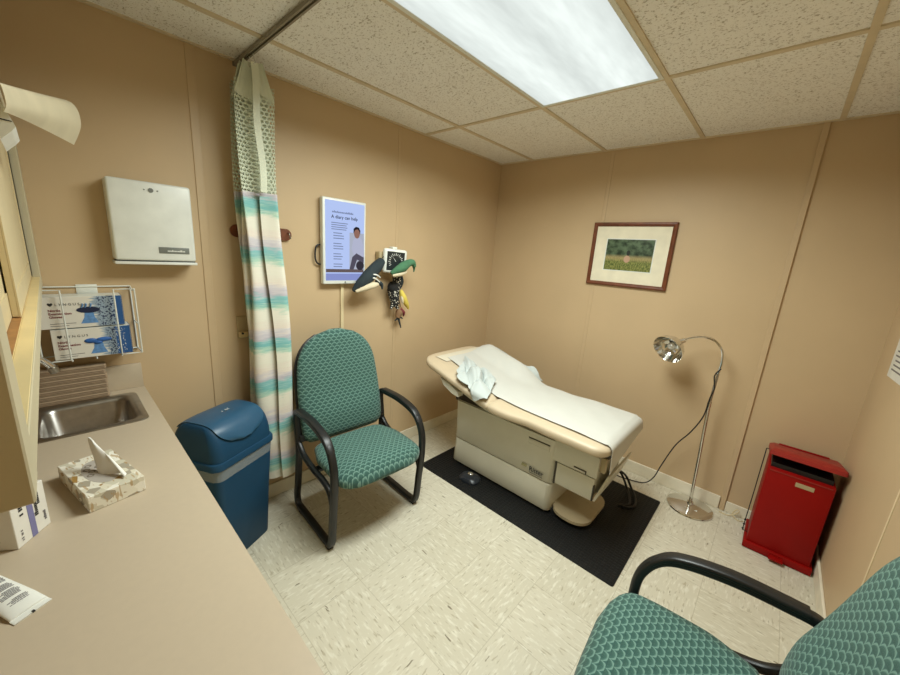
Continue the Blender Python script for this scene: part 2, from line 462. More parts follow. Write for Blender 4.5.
# baseboards
def baseb(name, a, b):
    struct(name, MB().box(a, b, .004), m_base)
baseb('baseboard_left', (0, -2.6, 0), (.012, 0, .092))
o = MB().box((.013, -.012, 0), (2.09, 0, .092), .004); struct('baseboard_back', o, m_base)
o = MB().box((2.125, -.010, 0), (W-.013, 0, .075), .004); struct('trim_5', o, m_base)
baseb('baseboard_right', (W-.012, -2.3, 0), (W, -.001, .09))
# wall-panel battens
def batten(name, a, b): struct(name, MB().box(a, b, .002), m_batten)
batten('trim_1', (0, -2.395, .092), (.004, -2.36, Hc))
batten('trim_2', (0, -1.20, .092), (.002, -1.175, Hc))
batten('trim_3', (.985, -.002, .092), (1.012, 0, Hc))
batten('trim_4', (2.095, -.014, 0), (2.122, 0, Hc))
struct('seam_highlight_strip', MB().box((W-.003, -.982, .09), (W, -.970, Hc), .001), M('seam_highlight', srgb(226, 204, 168), .5))  # pale colour paints the highlight along the panel seam

# ------------------------------------------------------------------ ceiling light
cx, cy = XO+.61*1.5, YO-.61
L = thing('ceiling_light', 'long white fluorescent panel light set in the tiled ceiling', 'ceiling light', (cx, cy, Hc))
hw, hl = .293, .598
fr = MB()
for a, b in (((-hw-.004,-hl-.004,-.006),(-hw+.014,hl+.004,.003)), ((hw-.014,-hl-.004,-.006),(hw+.004,hl+.004,.003)),
             ((-hw+.014,-hl-.004,-.006),(hw-.014,-hl+.014,.003)), ((-hw+.014,hl-.014,-.006),(hw-.014,hl+.004,.003))): fr.box(a, b, .001, 1)
fr.build('frame', m_white, L, 0)
MB().box((-hw+.014, -hl+.014, -.003), (hw-.014, hl-.014, .002)).build('diffuser', m_diff, L, 0)
ld_ = bpy.data.lights.new('lamp_tubes', 'AREA'); ld_.shape = 'RECTANGLE'; ld_.size = 2*hw-.04; ld_.size_y = 2*hl-.04
ld_.energy = 46; ld_.color = (.925, 1.0, .955); ld_.spread = R(163)
lo_ = bpy.data.objects.new('lamp_tubes', ld_); COL.objects.link(lo_); lo_.parent = L; lo_.location = (0, 0, -.006)

# ------------------------------------------------------------------ curtain and its track
MBt = MB(); yt = -2.19
MBt.box((.0, yt-.012, Hc-.018), (2.3, yt-.004, Hc-.003)); MBt.box((.0, yt+.004, Hc-.018), (2.3, yt+.012, Hc-.003)); MBt.box((.0, yt-.004, Hc-.008), (2.3, yt+.004, Hc-.003))
tr = thing('curtain_track', 'grey metal curtain rail running across the ceiling above the hanging curtain', 'curtain rail', (0, 0, 0))
MBt.build('rail', m_track, tr, 0)
MB().box((.0005, yt-.016, Hc-.022), (.006, yt+.016, Hc-.003), .001).build('end_bracket', m_track, tr, 0)
cu = thing('privacy_curtain', 'teal, lilac and cream striped privacy curtain bunched against the wall', 'curtain', (.11, -2.15, 0))
def cpath(t, z):
    """Bunched zig-zag pleats in plan at height z, local to the curtain's centre; t 0..1."""
    k = sstep(0, 2.36, z)
    n = 3.5
    amp = .094-.018*k
    ph = t*n*2*PI
    s = math.sin(ph); s = math.copysign(abs(s)**.8, s)
    yc = -2.128-.050*k+2.15
    y = yc+amp*s+.010*math.sin(5*z+9*t)
    x = -.080+.155*t+.014*math.cos(ph*2+z*1.5)
    return x, y
zt, zs, zb = 2.335, 1.80, .235
NU = 150
def sheet(z0, z1, nv, flare=None):
    def f(u, v):
        z = z0+(z1-z0)*v; x, y = cpath(u, z)
        return (x, y, z)
    return f
MB().grid(sheet(zb, zs, 1), NU, 34, .0015).build('fabric_panel', m_curt, cu, 60)
MB().grid(sheet(zs-.004, zt-.07, 1), NU, 14, 0, uvs=lambda u, v: (u*64, v*27)).build('netting_panel', m_net, cu, 60)
def topf(u, v):
    z = zt-.085+.085*v; x, y = cpath(u, z)
    gather = 1-.55*v
    yt_l = -2.19+2.15
    return (x*(1-.1*v)+.02*v, yt_l+(y-yt_l)*gather, z-.05*(1-v)*abs(math.sin(u*9)) + .012*v)
MB().grid(topf, NU, 8, .002).build('gathered_hem', m_hem, cu, 60)
def stripf(u, v):
    z = zs+(zt-zs)*v; return (.098+.004*math.sin(7*v), -.035+.03*u-.06*v*.3+.004*math.sin(9*v), z)
MB().grid(stripf, 3, 20, .002).build('side_hem', m_hem, cu, 60)
for i in range(5):
    hx = -.08+.045*i
    hk = MB().tube([(hx, -.04, Hc-.012), (hx, -.036, Hc-.04), (hx+.004, -.032, Hc-.055), (hx, -.04, Hc-.062), (hx-.004, -.046, Hc-.05)], .0018, 6)
    hk.build('hook', m_chrome, cu)

# ------------------------------------------------------------------ things on the left wall
# paper-towel dispenser
T = thing('paper_towel_dispenser', 'white paper towel dispenser mounted on the tan wall', 'paper towel dispenser', (0, -2.580, 1.447))
def tow(n, y, z0, z1, x1, bev): return MB().box((.0, -y, z0), (x1, y, z1), bev, 3)
tow(0, .140, .012, .335, .09, .010).build('cover', m_white, T)
MB().box((.004, -.137, 0), (.084, .137, .0125), .002).build('base_tray', M('dark_slot', (.03, .028, .025), .5), T)
MB().box((.0, -.142, -.004), (.0935, .142, .0075), .002).build('bottom_lip', m_white, T)
MB().box((.0895, .005, .045), (.092, .115, .072), .0008).build('label_plate', m_scrub, T)
scribble(15, 'label_text', m_white, T, frame_mtx((.0922, .03, .053), (0,1,0), (0,0,1)), .011, 2)
lk = MB().cyl((.0895, 0, .302), (.0925, 0, .302), .009, n=20); lk.build('lock', m_scrub, T)
MB().cyl((.0895, -.022, .302), (.0915, -.022, .302), .003, n=10).build('screw', m_scrub, T)
MB().cyl((.0895, .022, .302), (.0915, .022, .302), .003, n=10).build('screw', m_scrub, T)

# coat-hook board behind the curtain
K = thing('coat_rack', 'dark brown wooden coat hook board behind the curtain', 'coat rack', (0, -2.112, 1.615))
ring = [Vector((0.001, (.155-.032+.032*math.cos(a))*1 if abs(a) <= PI/2 else -(.155-.032)+.032*math.cos(a), .032*math.sin(a))) for a in [(-PI/2+PI*k/12) for k in range(13)]+[(PI/2+PI*k/12) for k in range(13)]]
MB().prism(ring, (.012, 0, 0)).build('board', m_wood, K, 30)
for yy in (.135,):
    MB().tube(catmull([(.012, yy, .01), (.032, yy, .008), (.035, yy, -.015), (.04, yy, -.02), (.045, yy, -.01)], 5), .003, 8).build('hook', m_steel, K)

# wall plate below it
P = thing('wall_switch_plate', 'beige switch plate with a small box low on the wall beside the curtain', 'switch', (0, -2.225, 1.11))
MB().box((0, -.04, -.06), (.008, .05, .062), .003).build('plate', m_creamdk, P)
MB().box((.008, -.036, -.052), (.03, .04, -.022), .003).build('box', M('beige_plastic', srgb(205, 180, 130), .4), P)
MB().cyl((.03, -.022, -.028), (.034, -.022, -.028), .006, n=12).build('knob', m_black, P)

# wall display
D = thing('wall_display', 'white framed lit portrait screen on the wall above the empty green chair', 'screen', (0, -1.637, 1.595))
zh, yh = .255, .150
MB().box((0.012, -yh, -zh), (.05, yh, zh), .006, 3).build('housing', m_white, D)
m_scr = mat_emit('lit_screen', srgb(176, 194, 238), 1.05)
MB().box((.0495, -yh+.015, -zh+.022), (.0506, yh-.012, zh-.014)).build('screen', m_scr, D, 0)
m_scrink = mat_emit('screen_ink', srgb(58, 62, 84), .8); m_scrpale = mat_emit('screen_pale_ink', srgb(128, 140, 176), .9)
SX = .0511
def fm(y, z): return frame_mtx((SX, y, z), (0,1,0), (0,0,1))
text('A diary can help', 'headline', m_scrink, D, fm(-.095, .140), .028, depth=.0001, bold=.0004)
scribble(22, 'kicker', m_scrpale, D, fm(-.095, .172), .017, 3)
para = MB(); rr = random.Random(3)
for i in range(4): para.box((SX, -.095, .112-.0125*i), (SX+.0003, -.095+.12-rr.random()*.03, .117-.0125*i))
for i in range(14):
    if i % 4 == 3: continue
    para.box((SX, -.082, .052-.0155*i), (SX+.0003, -.082+.072-rr.random()*.02, .0575-.0155*i))
para.build('body_text', m_scrpale, D, 0)
m_e = lambda n, c, s=.8: mat_emit(n, c, s)
sc = MB(); sc.box((SX-.0002, -.133, -.182), (SX+.0002, .136, -.162)); sc.build('shelf_image', m_e('screen_wood', srgb(112, 98, 98)), D, 0)
sc = MB(); sc.box((SX-.0003, -.133, -.232), (SX+.0001, .136, -.19)); sc.build('footer_image', m_e('screen_footer', srgb(150, 162, 224)), D, 0)
sc = MB(); sc.box((SX-.0003, .03, -.17), (SX+.0001, .136, .065)); sc.build('photo_image', m_e('screen_photo_ground', srgb(190, 196, 214)), D, 0)
def blob(y, z, ry, rz_, x=.0004): 
    return [Vector((SX, y+ry*math.cos(2*PI*k/20), z+rz_*math.sin(2*PI*k/20))) for k in range(20)]
def pol(pts): return [Vector((SX, a, b)) for a, b in pts]
sc = MB(); sc.prism(pol([(.045,-.035),(.055,.02),(.082,.045),(.115,.03),(.136,-.02),(.136,-.09),(.06,-.07)]), (.0006,0,0)); sc.build('shirt_image', m_e('screen_shirt', srgb(196, 200, 226)), D, 0)
sc = MB(); sc.prism(blob(.083, .062, .021, .03), (.0008,0,0)); sc.build('face_image', m_e('screen_skin', srgb(160, 118, 104)), D, 0)
sc = MB(); sc.prism(pol([(.058,.06),(.058,.09),(.075,.104),(.098,.1),(.108,.08),(.106,.058),(.1,.08),(.085,.09),(.068,.082)]), (.001,0,0)); sc.build('hair_image', m_e('screen_hair', srgb(40, 36, 42)), D, 0)
sc = MB(); sc.prism(pol([(.03,-.162),(.05,-.085),(.08,-.06),(.136,-.085),(.136,-.12),(.085,-.1),(.06,-.162)]), (.0008,0,0)); sc.build('trousers_image', m_e('screen_trousers', srgb(92, 88, 104)), D, 0)
sc = MB(); sc.prism(blob(.108, -.137, .03, .03), (.0007,0,0)); sc.build('wheel_image', m_e('screen_wheel', srgb(60, 56, 66)), D, 0)
MB().cyl((.05, .0, -zh+.011), (.0512, .0, -zh+.011), .006, n=14).build('logo_badge', m_scrub, D)
MB().tube(catmull([(.01, -.13, -.02), (.02, -.175, -.03), (.02, -.185, -.09), (.02, -.172, -.13), (.012, -.135, -.14)], 6), .005, 8).build('cable', m_blackm, D)
Q = thing('cable_cover', 'narrow cream cable cover running down the wall below the lit screen', 'cable cover', (0, -1.635, .10))
MB().box((0, -.011, 0), (.012, .011, 1.24), .003).build('channel', m_cream, Q)
MB().box((0, -.013, -.008), (.0135, .013, .012), .003).build('end_cap', m_cream, Q)

# wall blood-pressure gauge
G = thing('blood_pressure_gauge', 'square white rimmed wall blood pressure gauge with black dial', 'blood pressure gauge', (0, -1.270, 1.495))
GM = Matrix.Translation((.085, 0, 0)) @ Matrix.Rotation(R(-14), 4, 'Z') @ Matrix.Rotation(R(-3), 4, 'X')
MB().box((-.02, -.088, -.083), (.018, .088, .083), .018, 4, GM).build('housing', m_white, G)
MB().box((.0175, -.066, -.064), (.0195, .066, .064), .0008, 1, GM).build('dial', M('dial_black', (.02, .024, .026), .3), G)
tk = MB()
for k in range(17):
    a = R(215-250*k/16); r0, r1 = .040, (.052 if k % 2 else .057)
    c, s = math.cos(a), math.sin(a)
    tk.prism([GM @ Vector((.0195, c*r0-s*.0016, s*r0+c*.0016)), GM @ Vector((.0195, c*r0+s*.0016, s*r0-c*.0016)), GM @ Vector((.0195, c*r1+s*.0016, s*r1-c*.0016)), GM @ Vector((.0195, c*r1-s*.0016, s*r1+c*.0016))], GM.to_3x3() @ Vector((.0006,0,0)))
tk.build('scale_marks', m_white, G, 0)
MB().prism([GM @ Vector(p) for p in ((.0198, -.002, 0), (.0198, .002, 0), (.0198, -.028, .034))], GM.to_3x3() @ Vector((.0006,0,0))).build('needle', m_white, G, 0)
MB().box((.0, -.05, -.02), (.075, .05, .02), .006).build('wall_bracket', m_creamdk, G)
MB().box((.03, -.01, .078), (.075, .03, .098), .005).build('top_clip', m_white, G)
MB().box((.0, -.105, -.005), (.05, -.055, .06), .006).build('cuff_basket_clip', m_creamdk, G)

# plush toys hanging from the gauge
def tube_fig(P, Rr, n=14, sy=1.0):
    pts = catmull(P, 5); m = []
    for i in range(len(pts)):
        f = i/(len(pts)-1)*(len(Rr)-1); k = min(int(f), len(Rr)-2); m.append(Rr[k]+(Rr[k+1]-Rr[k])*(f-k))
    return MB().tube(pts, m, n)
m_whale = M('charcoal_plush', srgb(40, 50, 54), .9, var=.15, bump=.2, bscale=400)
m_belly = M('cream_plush', srgb(214, 200, 170), .9, bump=.2, bscale=400)
m_greenp = M('green_plush', srgb(70, 116, 84), .9, var=.12, bump=.2, bscale=400)
m_yel = M('yellow_plush', srgb(222, 200, 92), .9, bump=.2, bscale=400)
m_fluffy = M('brown_plush', srgb(140, 108, 78), .9, bump=.2, bscale=400)
m_spot = None
def mat_spots():
    t = NT('black_and_white_spots'); co = t.coords(); n = t.vor(co, 75); d = n.outputs['Distance']
    t.col(t.mix(t.step(d, .30, .36), srgb(225, 220, 205), (.012, .012, .012))); t.b.inputs['Roughness'].default_value = .9; return t.m
m_spot = mat_spots()
# whale: local frame on the wall plane, y right, z up
V = thing('plush_whale', 'charcoal plush whale with a cream belly hanging left of the gauge', 'plush toy', (0.100, -1.488, 1.385)); V.scale = (.85, .85, .85)
tube_fig([(0.0, -.145, -.10), (0.01, -.09, -.055), (.015, -.02, .01), (.01, .06, .085), (.0, .115, .13)], [.012, .042, .05, .045, .03], 16).build('body', m_whale, V)
tube_fig([(.03, -.14, -.102), (.045, -.07, -.075), (.05, .0, -.055), (.045, .05, -.05)], [.010, .022, .026, .012], 12).build('belly', m_belly, V)
tube_fig([(.03, .04, -.03), (.04, .085, -.05), (.045, .09, -.09)], [.022, .016, .004], 10).build('flipper', m_whale, V)
tube_fig([(.05, -.045, .0), (.062, .005, .0), (.06, .055, -.03)], [.004, .006, .004], 8).build('stripe', m_tube, V)
tube_fig([(.054, -.03, .03), (.063, .02, .025), (.06, .06, .005)], [.004, .006, .004], 8).build('stripe', m_tube, V)
MB().ell((.042, -.118, -.07), (.005, .006, .006)).build('eye', m_black, V)
MB().tube(catmull([(0, .10, .12), (-.02, .14, .16), (-.07, .19, .15), (-.11, .215, .125)], 4), .003, 6).build('hanging_loop', m_black, V)
V = thing('plush_crocodile', 'green plush animal with a long snout resting across the front of the gauge', 'plush toy', (.155, -1.268, 1.463))
tube_fig([(.0, -.085, -.045), (.015, -.04, -.02), (.02, .0, .0), (.015, .05, .025), (.01, .095, .03), (.015, .115, .0)], [.012, .026, .034, .026, .022, .008], 14).build('body', m_greenp, V)
tube_fig([(.012, -.08, -.06), (.022, -.03, -.05), (.018, .02, -.035), (.0, .05, -.02)], [.008, .014, .014, .006], 10).build('belly', m_belly, V)
tube_fig([(.0, .09, .045), (.0, .105, .03), (.0, .12, -.01), (.0, .118, -.035)], [.012, .014, .008, .003], 8).build('tail', m_greenp, V)
V = thing('spotted_plush', 'black and white spotted plush toy dangling below the gauge', 'plush toy', (.07, -1.255, 1.26))
tube_fig([(.0, .03, .122), (.0, .02, .08), (.0, -.005, .03), (.005, .0, -.04), (.0, .0, -.085)], [.022, .034, .046, .034, .02], 14).build('body', m_spot, V)
for dy, dz in ((-.035, -.10), (.03, -.105), (-.03, -.065), (.035, -.06)):
    tube_fig([(.005, 0, -.05), (.01, dy*.7, (dz-.05)/2-.01), (.012, dy, dz)], [.016, .013, .008], 8).build('limb', m_spot, V)
MB().ell((.012, -.02, .055), (.034, .042, .042)).build('head', M('black_plush', (.014, .014, .014), .9, bump=.2, bscale=400), V)
tube_fig([(.0, .05, .128), (.005, .055, .09), (.0, .045, .04)], [.02, .022, .012], 8).build('arm', m_whale, V)
V = thing('yellow_plush', 'thin yellow plush toy hanging at the right of the spotted one', 'plush toy', (.07, -1.165, 1.22))
tube_fig([(.0, -.03, .07), (.012, -.012, .02), (.01, .02, -.03), (.0, .055, -.075)], [.012, .024, .02, .005], 12).build('body', m_yel, V)
tube_fig([(.0, -.02, .06), (.02, -.028, .01), (.02, -.02, -.03)], [.008, .012, .004], 8).build('wing', m_belly, V)
V = thing('brown_plush', 'small brown and red plush toy at the very bottom of the toys below the gauge', 'plush toy', (.065, -1.195, 1.105))
tube_fig([(.0, .01, .06), (.0, .0, .02), (.0, -.015, -.02)], [.012, .028, .016], 12).build('body', m_fluffy, V)
tube_fig([(.012, .0, .05), (.02, .025, .02), (.012, .03, -.01)], [.008, .012, .004], 8).build('scarf', m_inkred, V)
for dy, dz in ((-.04, -.04), (.035, -.03), (.02, -.10)):
    tube_fig([(.0, -.01, -.015), (.0, dy*.5, dz*.7), (.0, dy, dz)], [.010, .006, .003], 8).build('limb', m_whale, V)

MB().tube(catmull([(0, .01, .06), (-.035, .01, .14), (-.045, -.03, .26), (-.03, -.05, .32)], 5), .003, 6).build('hanging_loop', m_black, V)

# ------------------------------------------------------------------ glove rack and its boxes
GR = thing('glove_box_rack', 'white wire glove box rack on the wall above the sink', 'glove rack', (0, -2.80, 1.06))
w = MB()
def loop(pts, r=.0028): w.tube(pts, r, 8, closed=True)
def rl(x, y0, y1, z0, z1): return [(x,y0,z0),(x,(y0+y1)/2,z0),(x,y1,z0),(x,y1,(z0+z1)/2),(x,y1,z1),(x,(y0+y1)/2,z1),(x,y0,z1),(x,y0,(z0+z1)/2)]
loop(rl(.12, .057, .122, .008, .283)); w.build('front_loop', m_white, GR); w = MB(); loop(rl(.12, -.168, -.093, .008, .283))
w.build('front_loop', m_white, GR)
w = MB()
w.tube([(.005, -.17, .283), (.005, .12, .283)], .0028, 8); w.tube([(.005, -.17, .003), (.005, .12, .003)], .0028, 8)
for yy in (-.17, .122): w.tube([(.005, yy, .0), (.005, yy, .283)], .0028, 8)
for yy in (.122, -.168):
    w.tube([(.005, yy, .004), (.12, yy, .008)], .0028, 8); w.tube([(.005, yy, .283), (.06, yy, .270), (.12, yy, .283)], .0028, 8)
    w.tube([(.005, yy, .1305), (.117, yy, .1305)], .0022, 8)
for yy in (-.09, -.02, .057): w.tube([(.005, yy, .003), (.12, yy, .003)], .0022, 8)
w.build('back_frame', m_white, GR)
MB().box((.001, -.045, .25), (.004, .018, .292), .001).build('backing_plate', m_white, GR)
def glovebox(label, y0, y1, z0, z1, seed, ovala):
    B = thing('glove_box', label, 'box of gloves', (.010, (y0+y1)/2, z0), 0, 'cartons of gloves in the wire rack')
    hy = (y1-y0)/2; h = z1-z0; d = .088
    MB().box((0, -hy, 0), (d, hy, h), .0015, 1).build('carton', m_white, B, 0)
    MB().box((0, hy+.0002, .0005), (d, hy+.0012, h-.0005)).build('end_panel', M('blue_carton', srgb(36, 84, 140), .45), B, 0)
    f = MB(); f.grid(lambda u, v: (d+.0006, -hy+.001+(2*hy-.002)*u, .001+(h-.002)*v), 1, 1, .0004)
    f.build('front_print', mat_glovebox(seed, .93 if seed < 5 else .80), B, 0)
    X = d+.0012
    mt = lambda y, z: frame_mtx((X, y, z), (0,1,0), (0,0,1))
    yo = -hy+(.030 if seed < 5 else .014)
    text('\u2665 L Y N G U S', 'brand_text', m_ink, B, mt(yo, h*.72), .013, depth=.0002)
    text('Nitrile\nExamination\nGloves', 'title_text', m_inkred, B, mt(yo, h*.54), .0125, depth=.0002, bold=.0003)
    sm = MB()
    for q in range(2): sm.box((X-.0004, yo, h*(.15-.07*q)), (X, yo+.07-.02*q, h*(.165-.07*q)))
    sm.build('small_print', m_inkgrey, B, 0)
    n = 20; oc, oz = ovala, h*.56
    if seed < 5:
        MB().prism([Vector((X-.0004, oc+.034*math.cos(2*PI*k/n), oz+.0125*math.sin(2*PI*k/n))) for k in range(n)], (.0008,0,0)).build('opening', M('navy_opening', srgb(14, 28, 62), .6), B, 0)
    m_gl = M('glove_blue', srgb(96, 142, 194), .5, var=.2, nscale=90)
    gl = MB(); gl.prism([Vector((X-.0005, oc+a, oz+b)) for a, b in ((-.012,-.012),(.014,-.012),(.016,-.03),(.026,-.054),(-.026,-.054),(-.014,-.03))], (.0006,0,0))
    gl.build('glove_image', m_gl, B, 0)
    if seed > 5:
        gl = MB()
        for a, b, ry, rz in ((-.02, .0, .02, .010), (.018, .002, .024, .009), (0, -.008, .014, .008)):
            gl.ell((X, oc+a, oz+b), (.006, ry, rz))
        gl.build('glove_cuff', M('glove_deep_blue', srgb(44, 96, 166), .5, var=.25, nscale=90), B)
    else:
        gl = MB()
        for a in (-.018, -.008, .006): gl.tube([(X, oc+a, oz+.010), (X+.003, oc+a+.004, oz+.02), (X+.002, oc+a+.003, oz+.026)], .0028, 6)
        gl.build('glove_cuff', m_gl, B)
    return B
glovebox('upper white and blue box of gloves in the wire rack', -2.962, -2.720, 1.192, 1.316, 2.3, .018)
glovebox('lower white and blue box of gloves in the wire rack', -2.936, -2.706, 1.067, 1.188, 7.7, .012)

# ------------------------------------------------------------------ counter, base cabinet, sink
ZC = .878; YF = -2.675
XE = 1.90
CT = thing('countertop', 'long beige laminate countertop along the left of the room', 'countertop', (0, YF, ZC))
sx0, sx1, sy0, sy1 = .112, .398, -.327, -.067   # sink cut-out, local
c = MB()
c.box((.002, YB+.001-YF, -.038), (sx0, 0, 0)); c.box((sx1, YB+.001-YF, -.038), (XE, 0, 0))
c.box((sx0, sy1, -.038), (sx1, 0, 0)); c.box((sx0, YB+.001-YF, -.038), (sx1, sy0, 0))
c.build('worktop', m_counter, CT, 0)
MB().box((.002, YB+.022-YF, .0), (.02, -.002, .112), .002).build('end_splash', m_counter, CT)
MB().box((.022, YB+.001-YF, .0), (XE, YB+.019-YF, .1), .002).build('back_splash', m_counter, CT)
BC = thing('base_cabinet', 'beige base cabinet under the laminate countertop', 'cabinet', (0, YF, 0))
bc = MB(); bc.box((.004, YB+.003-YF, .1), (XE-.02, -.08, .12)); bc.box((.004, YB+.003-YF, .12), (.022, -.08, .839)); bc.box((XE-.038, YB+.003-YF, .12), (XE-.02, -.08, .839))
bc.box((.004, YB+.003-YF, .0), (XE-.02, -.13, .1)); bc.box((.022, YB+.003-YF, .12), (XE-.038, YB+.02-YF, .839))
bc.build('body', m_creamdk, BC, 0)
for i in range(4):
    dx0 = .012+i*.465; dd = MB().box((dx0, -.079, .13), (dx0+.455, -.062, .825), .003).build('door', m_cream, BC)
    hx = dx0+(.41 if i % 2 == 0 else .045)
    MB().tube([(hx, -.061, .68), (hx, -.04, .68), (hx, -.04, .76), (hx, -.061, .76)], .004, 8).build('handle', m_steel, dd)
SK = thing('sink', 'stainless steel sink set into the counter', 'sink', (.255, YF-.197, ZC))
rings = []
for k, (g_, z, r) in enumerate(((.034, .0012, .03), (.033, .004, .03), (.018, .0048, .03), (.006, .002, .035), (-.004, -.012, .04), (-.010, -.11, .045), (-.03, -.135, .05), (-.09, -.142, .03), (-.13, -.143, .012))):
    w_, d_ = .286-.012+2*g_, .26-.012+2*g_
    rings.append(rrect(max(w_, .03), max(d_, .03), r, z, 8))
s_ = MB(); s_.loft(rings, False)
s_.build('basin', m_steel, SK, 50)
MB().lathe([(.0, -.1415), (.024, -.1415), (.03, -.139), (.03, -.137), (.02, -.1375), (.0, -.139)], 24).build('drain', m_chrome, SK)
FA = thing('faucet', 'chrome sink faucet half hidden behind the wall cabinet', 'faucet', (.212, -3.072, ZC+.0006))
MB().lathe([(.03, 0), (.03, .008), (.022, .014), (.018, .05), (.0, .05)], 24).build('base', m_chrome, FA)
pts = catmull([(0, 0, .04), (0, 0, .17), (-.005, .015, .215), (-.025, .06, .235), (-.05, .10, .215), (-.062, .125, .18)], 7)
MB().tube(pts, .0115, 12).build('spout', m_chrome, FA)
MB().cyl(pts[-1], pts[-1]+Vector((-.003, .006, -.022)), .0155, .015, 16).build('aerator', m_steel, FA)
MB().tube([(0, 0, .05), (.05, -.02, .075), (.08, -.03, .08)], .006, 8).build('handle', m_chrome, FA)

# stack of brown paper towel bundles between sink and wall
N = 7; tz = ZC+.0015
rr = random.Random(11)
ords = ['lowest', 'second from the bottom', 'third from the bottom', 'middle', 'third from the top', 'second from the top', 'topmost']
for i in range(N):
    h = .0205; ox, oy = rr.uniform(-.003, .003), rr.uniform(-.004, .004)
    Tb = thing('paper_towel_bundle', 'brown folded paper towel bundle, %s in the stack behind the sink' % ords[i], 'paper towels', (.0245, -2.905+oy, tz+i*h), 0, 'brown paper towel bundles stacked behind the sink')
    def tb(u, v, z0, z1, bulge): pass
    b_ = MB()
    rg = [rrect(.050-e, .215-e, .008, z, 4, .028+ox*.3, .0) for z, e in ((.0003, .004), (.003, .0), (h-.003, .0), (h-.0005, .004))]
    b_.loft(rg).build('folded_sheets', m_towelt, Tb)
    e_ = MB()
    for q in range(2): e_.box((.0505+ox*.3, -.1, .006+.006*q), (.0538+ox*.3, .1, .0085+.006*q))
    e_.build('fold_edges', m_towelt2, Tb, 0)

# ------------------------------------------------------------------ small things on the counter
TB = thing('tissue_box', 'open tissue box with a triangle pattern on the counter', 'tissue box', (.826, -2.882, ZC+.0005), math.atan2(.049, .236)-0.0)
# axes: local x runs along the long side, towards the camera
hx, hy, hh = .115, .058, .044
TB.location = (.824, -2.879, ZC+.0005); TB.rotation_euler = (0, 0, math.atan2(.05, .235))
bx = MB(); bx.box((-hx, -hy, 0), (hx, hy, hh), .0012, 1)
bx.build('carton', m_tbox, TB, 0)
ov = MB(); ov.prism([Vector((.0+.075*math.cos(2*PI*k/28), .034*math.sin(2*PI*k/28), hh)) for k in range(28)], (0,0,.0006)); ov.build('opening_film', M('grey_film', srgb(178, 170, 160), .3), TB, 0)
db = MB()
for a, b in ((-.05,-.012),(-.05,.012),(-.03,-.02),(-.03,.004),(-.012,-.014),(-.012,.012),(.008,-.022)):
    db.lathe([(.0078, hh+.0006), (.0078, hh+.0011), (.0045, hh+.0011), (.0045, hh+.0006)], 16, Matrix.Translation((a, b, 0)), False)
db.build('opening_print', M('taupe_ink', srgb(128, 118, 104), .6), TB, 0)
def tis(u, v):
    a = (u-.5)
    spread = .052*(1-v)**.8+.003
    return (.045+a*spread*1.7-.085*v+.012*math.sin(6*a+2*v), .012+a*spread*.8-.012*v+.010*math.sin(9*a)*(1-v), hh+.0012+.085*v+.006*math.sin(5*a)*(1-v))
MB().grid(tis, 16, 12, .0012).build('tissue', M('white_tissue', srgb(240, 238, 230), .9), TB, 70)

CB = thing('medicine_carton', 'small white carton with a purple stripe on the counter under the cabinet', 'carton', (.997, -3.027, ZC+.0005), math.atan2(.049, -.067))
# local x along the white printed side, box reaches back on its local y
cw, cd, ch = .083, .115, .118
MB().box((0, 0, 0), (cw, cd, ch), .001, 1).build('carton', M('white_carton', srgb(226, 222, 212), .5), CB, 0)
m_purp = M('lilac_ink', srgb(120, 118, 160), .6)
MB().box((cw*.42, -.0006, .001), (cw*.58, .0002, ch-.001)).build('stripe', m_purp, CB, 0)
fmc = lambda x, z: frame_mtx((x, -.0006, z), (0,0,1), (-1,0,0))
scribble(5, 'bold_print', m_ink, CB, fmc(cw*.30, .070), .016, 4)
scribble(12, 'bold_print', m_ink, CB, fmc(cw*.70, .045), .012, 5)
scribble(9, 'bold_print', m_ink, CB, fmc(cw*.79, .062), .010, 8)
scribble(7, 'small_print', m_inkgrey, CB, fmc(cw*.90, .020), .009, 6)
scribble(9, 'small_print', m_inkgrey, CB, fmc(cw*.20, .012), .008, 7)
br = MB()
for k in range(14):
    br.box((-.0006, .03+.003*k, .02), (.0002, .03+.003*k+(.002 if k % 3 else .001), .055))
br.build('barcode', m_ink, CB, 0)

# lotion tube lying on the counter: the flat crimp points into the room
TU = thing('lotion_tube', 'flat end of a white squeeze tube printed with small text, lying on the counter', 'tube', (1.2185, -3.002, ZC))
ax = Vector((1.08-1.22, -3.055+3.005, 0)); ang = math.atan2(-.075, -.135)
TU.rotation_euler = (0, 0, ang)
rg = []
for x, hw_, ht in ((0, .0265, .0012), (.012, .0265, .0015), (.0125, .0262, .003), (.04, .0255, .008), (.08, .024, .0125), (.12, .0225, .016), (.15, .021, .018), (.158, .012, .012), (.16, .009, .009)):
    rg.append([Vector((x, hw_*math.copysign(abs(math.cos(2*PI*k/28))**.8, math.cos(2*PI*k/28)), ht*1.0+ht*math.sin(2*PI*k/28)*1.0+.0003)) for k in range(28)])
MB().loft(rg).build('tube_body', m_tube, TU, 50)
MB().cyl((.16, 0, .0185), (.185, 0, .0185), .0175, .0165, 24).build('cap', m_white, TU)
tl = MB(); rr = random.Random(5)
def topz(x): 
    P_ = ((0,.0024),(.012,.003),(.04,.016),(.08,.025),(.12,.032),(.15,.036))
    for (a, p), (b, q) in zip(P_, P_[1:]):
        if a <= x <= b: return p+(q-p)*(x-a)/(b-a)
    return P_[-1][1]
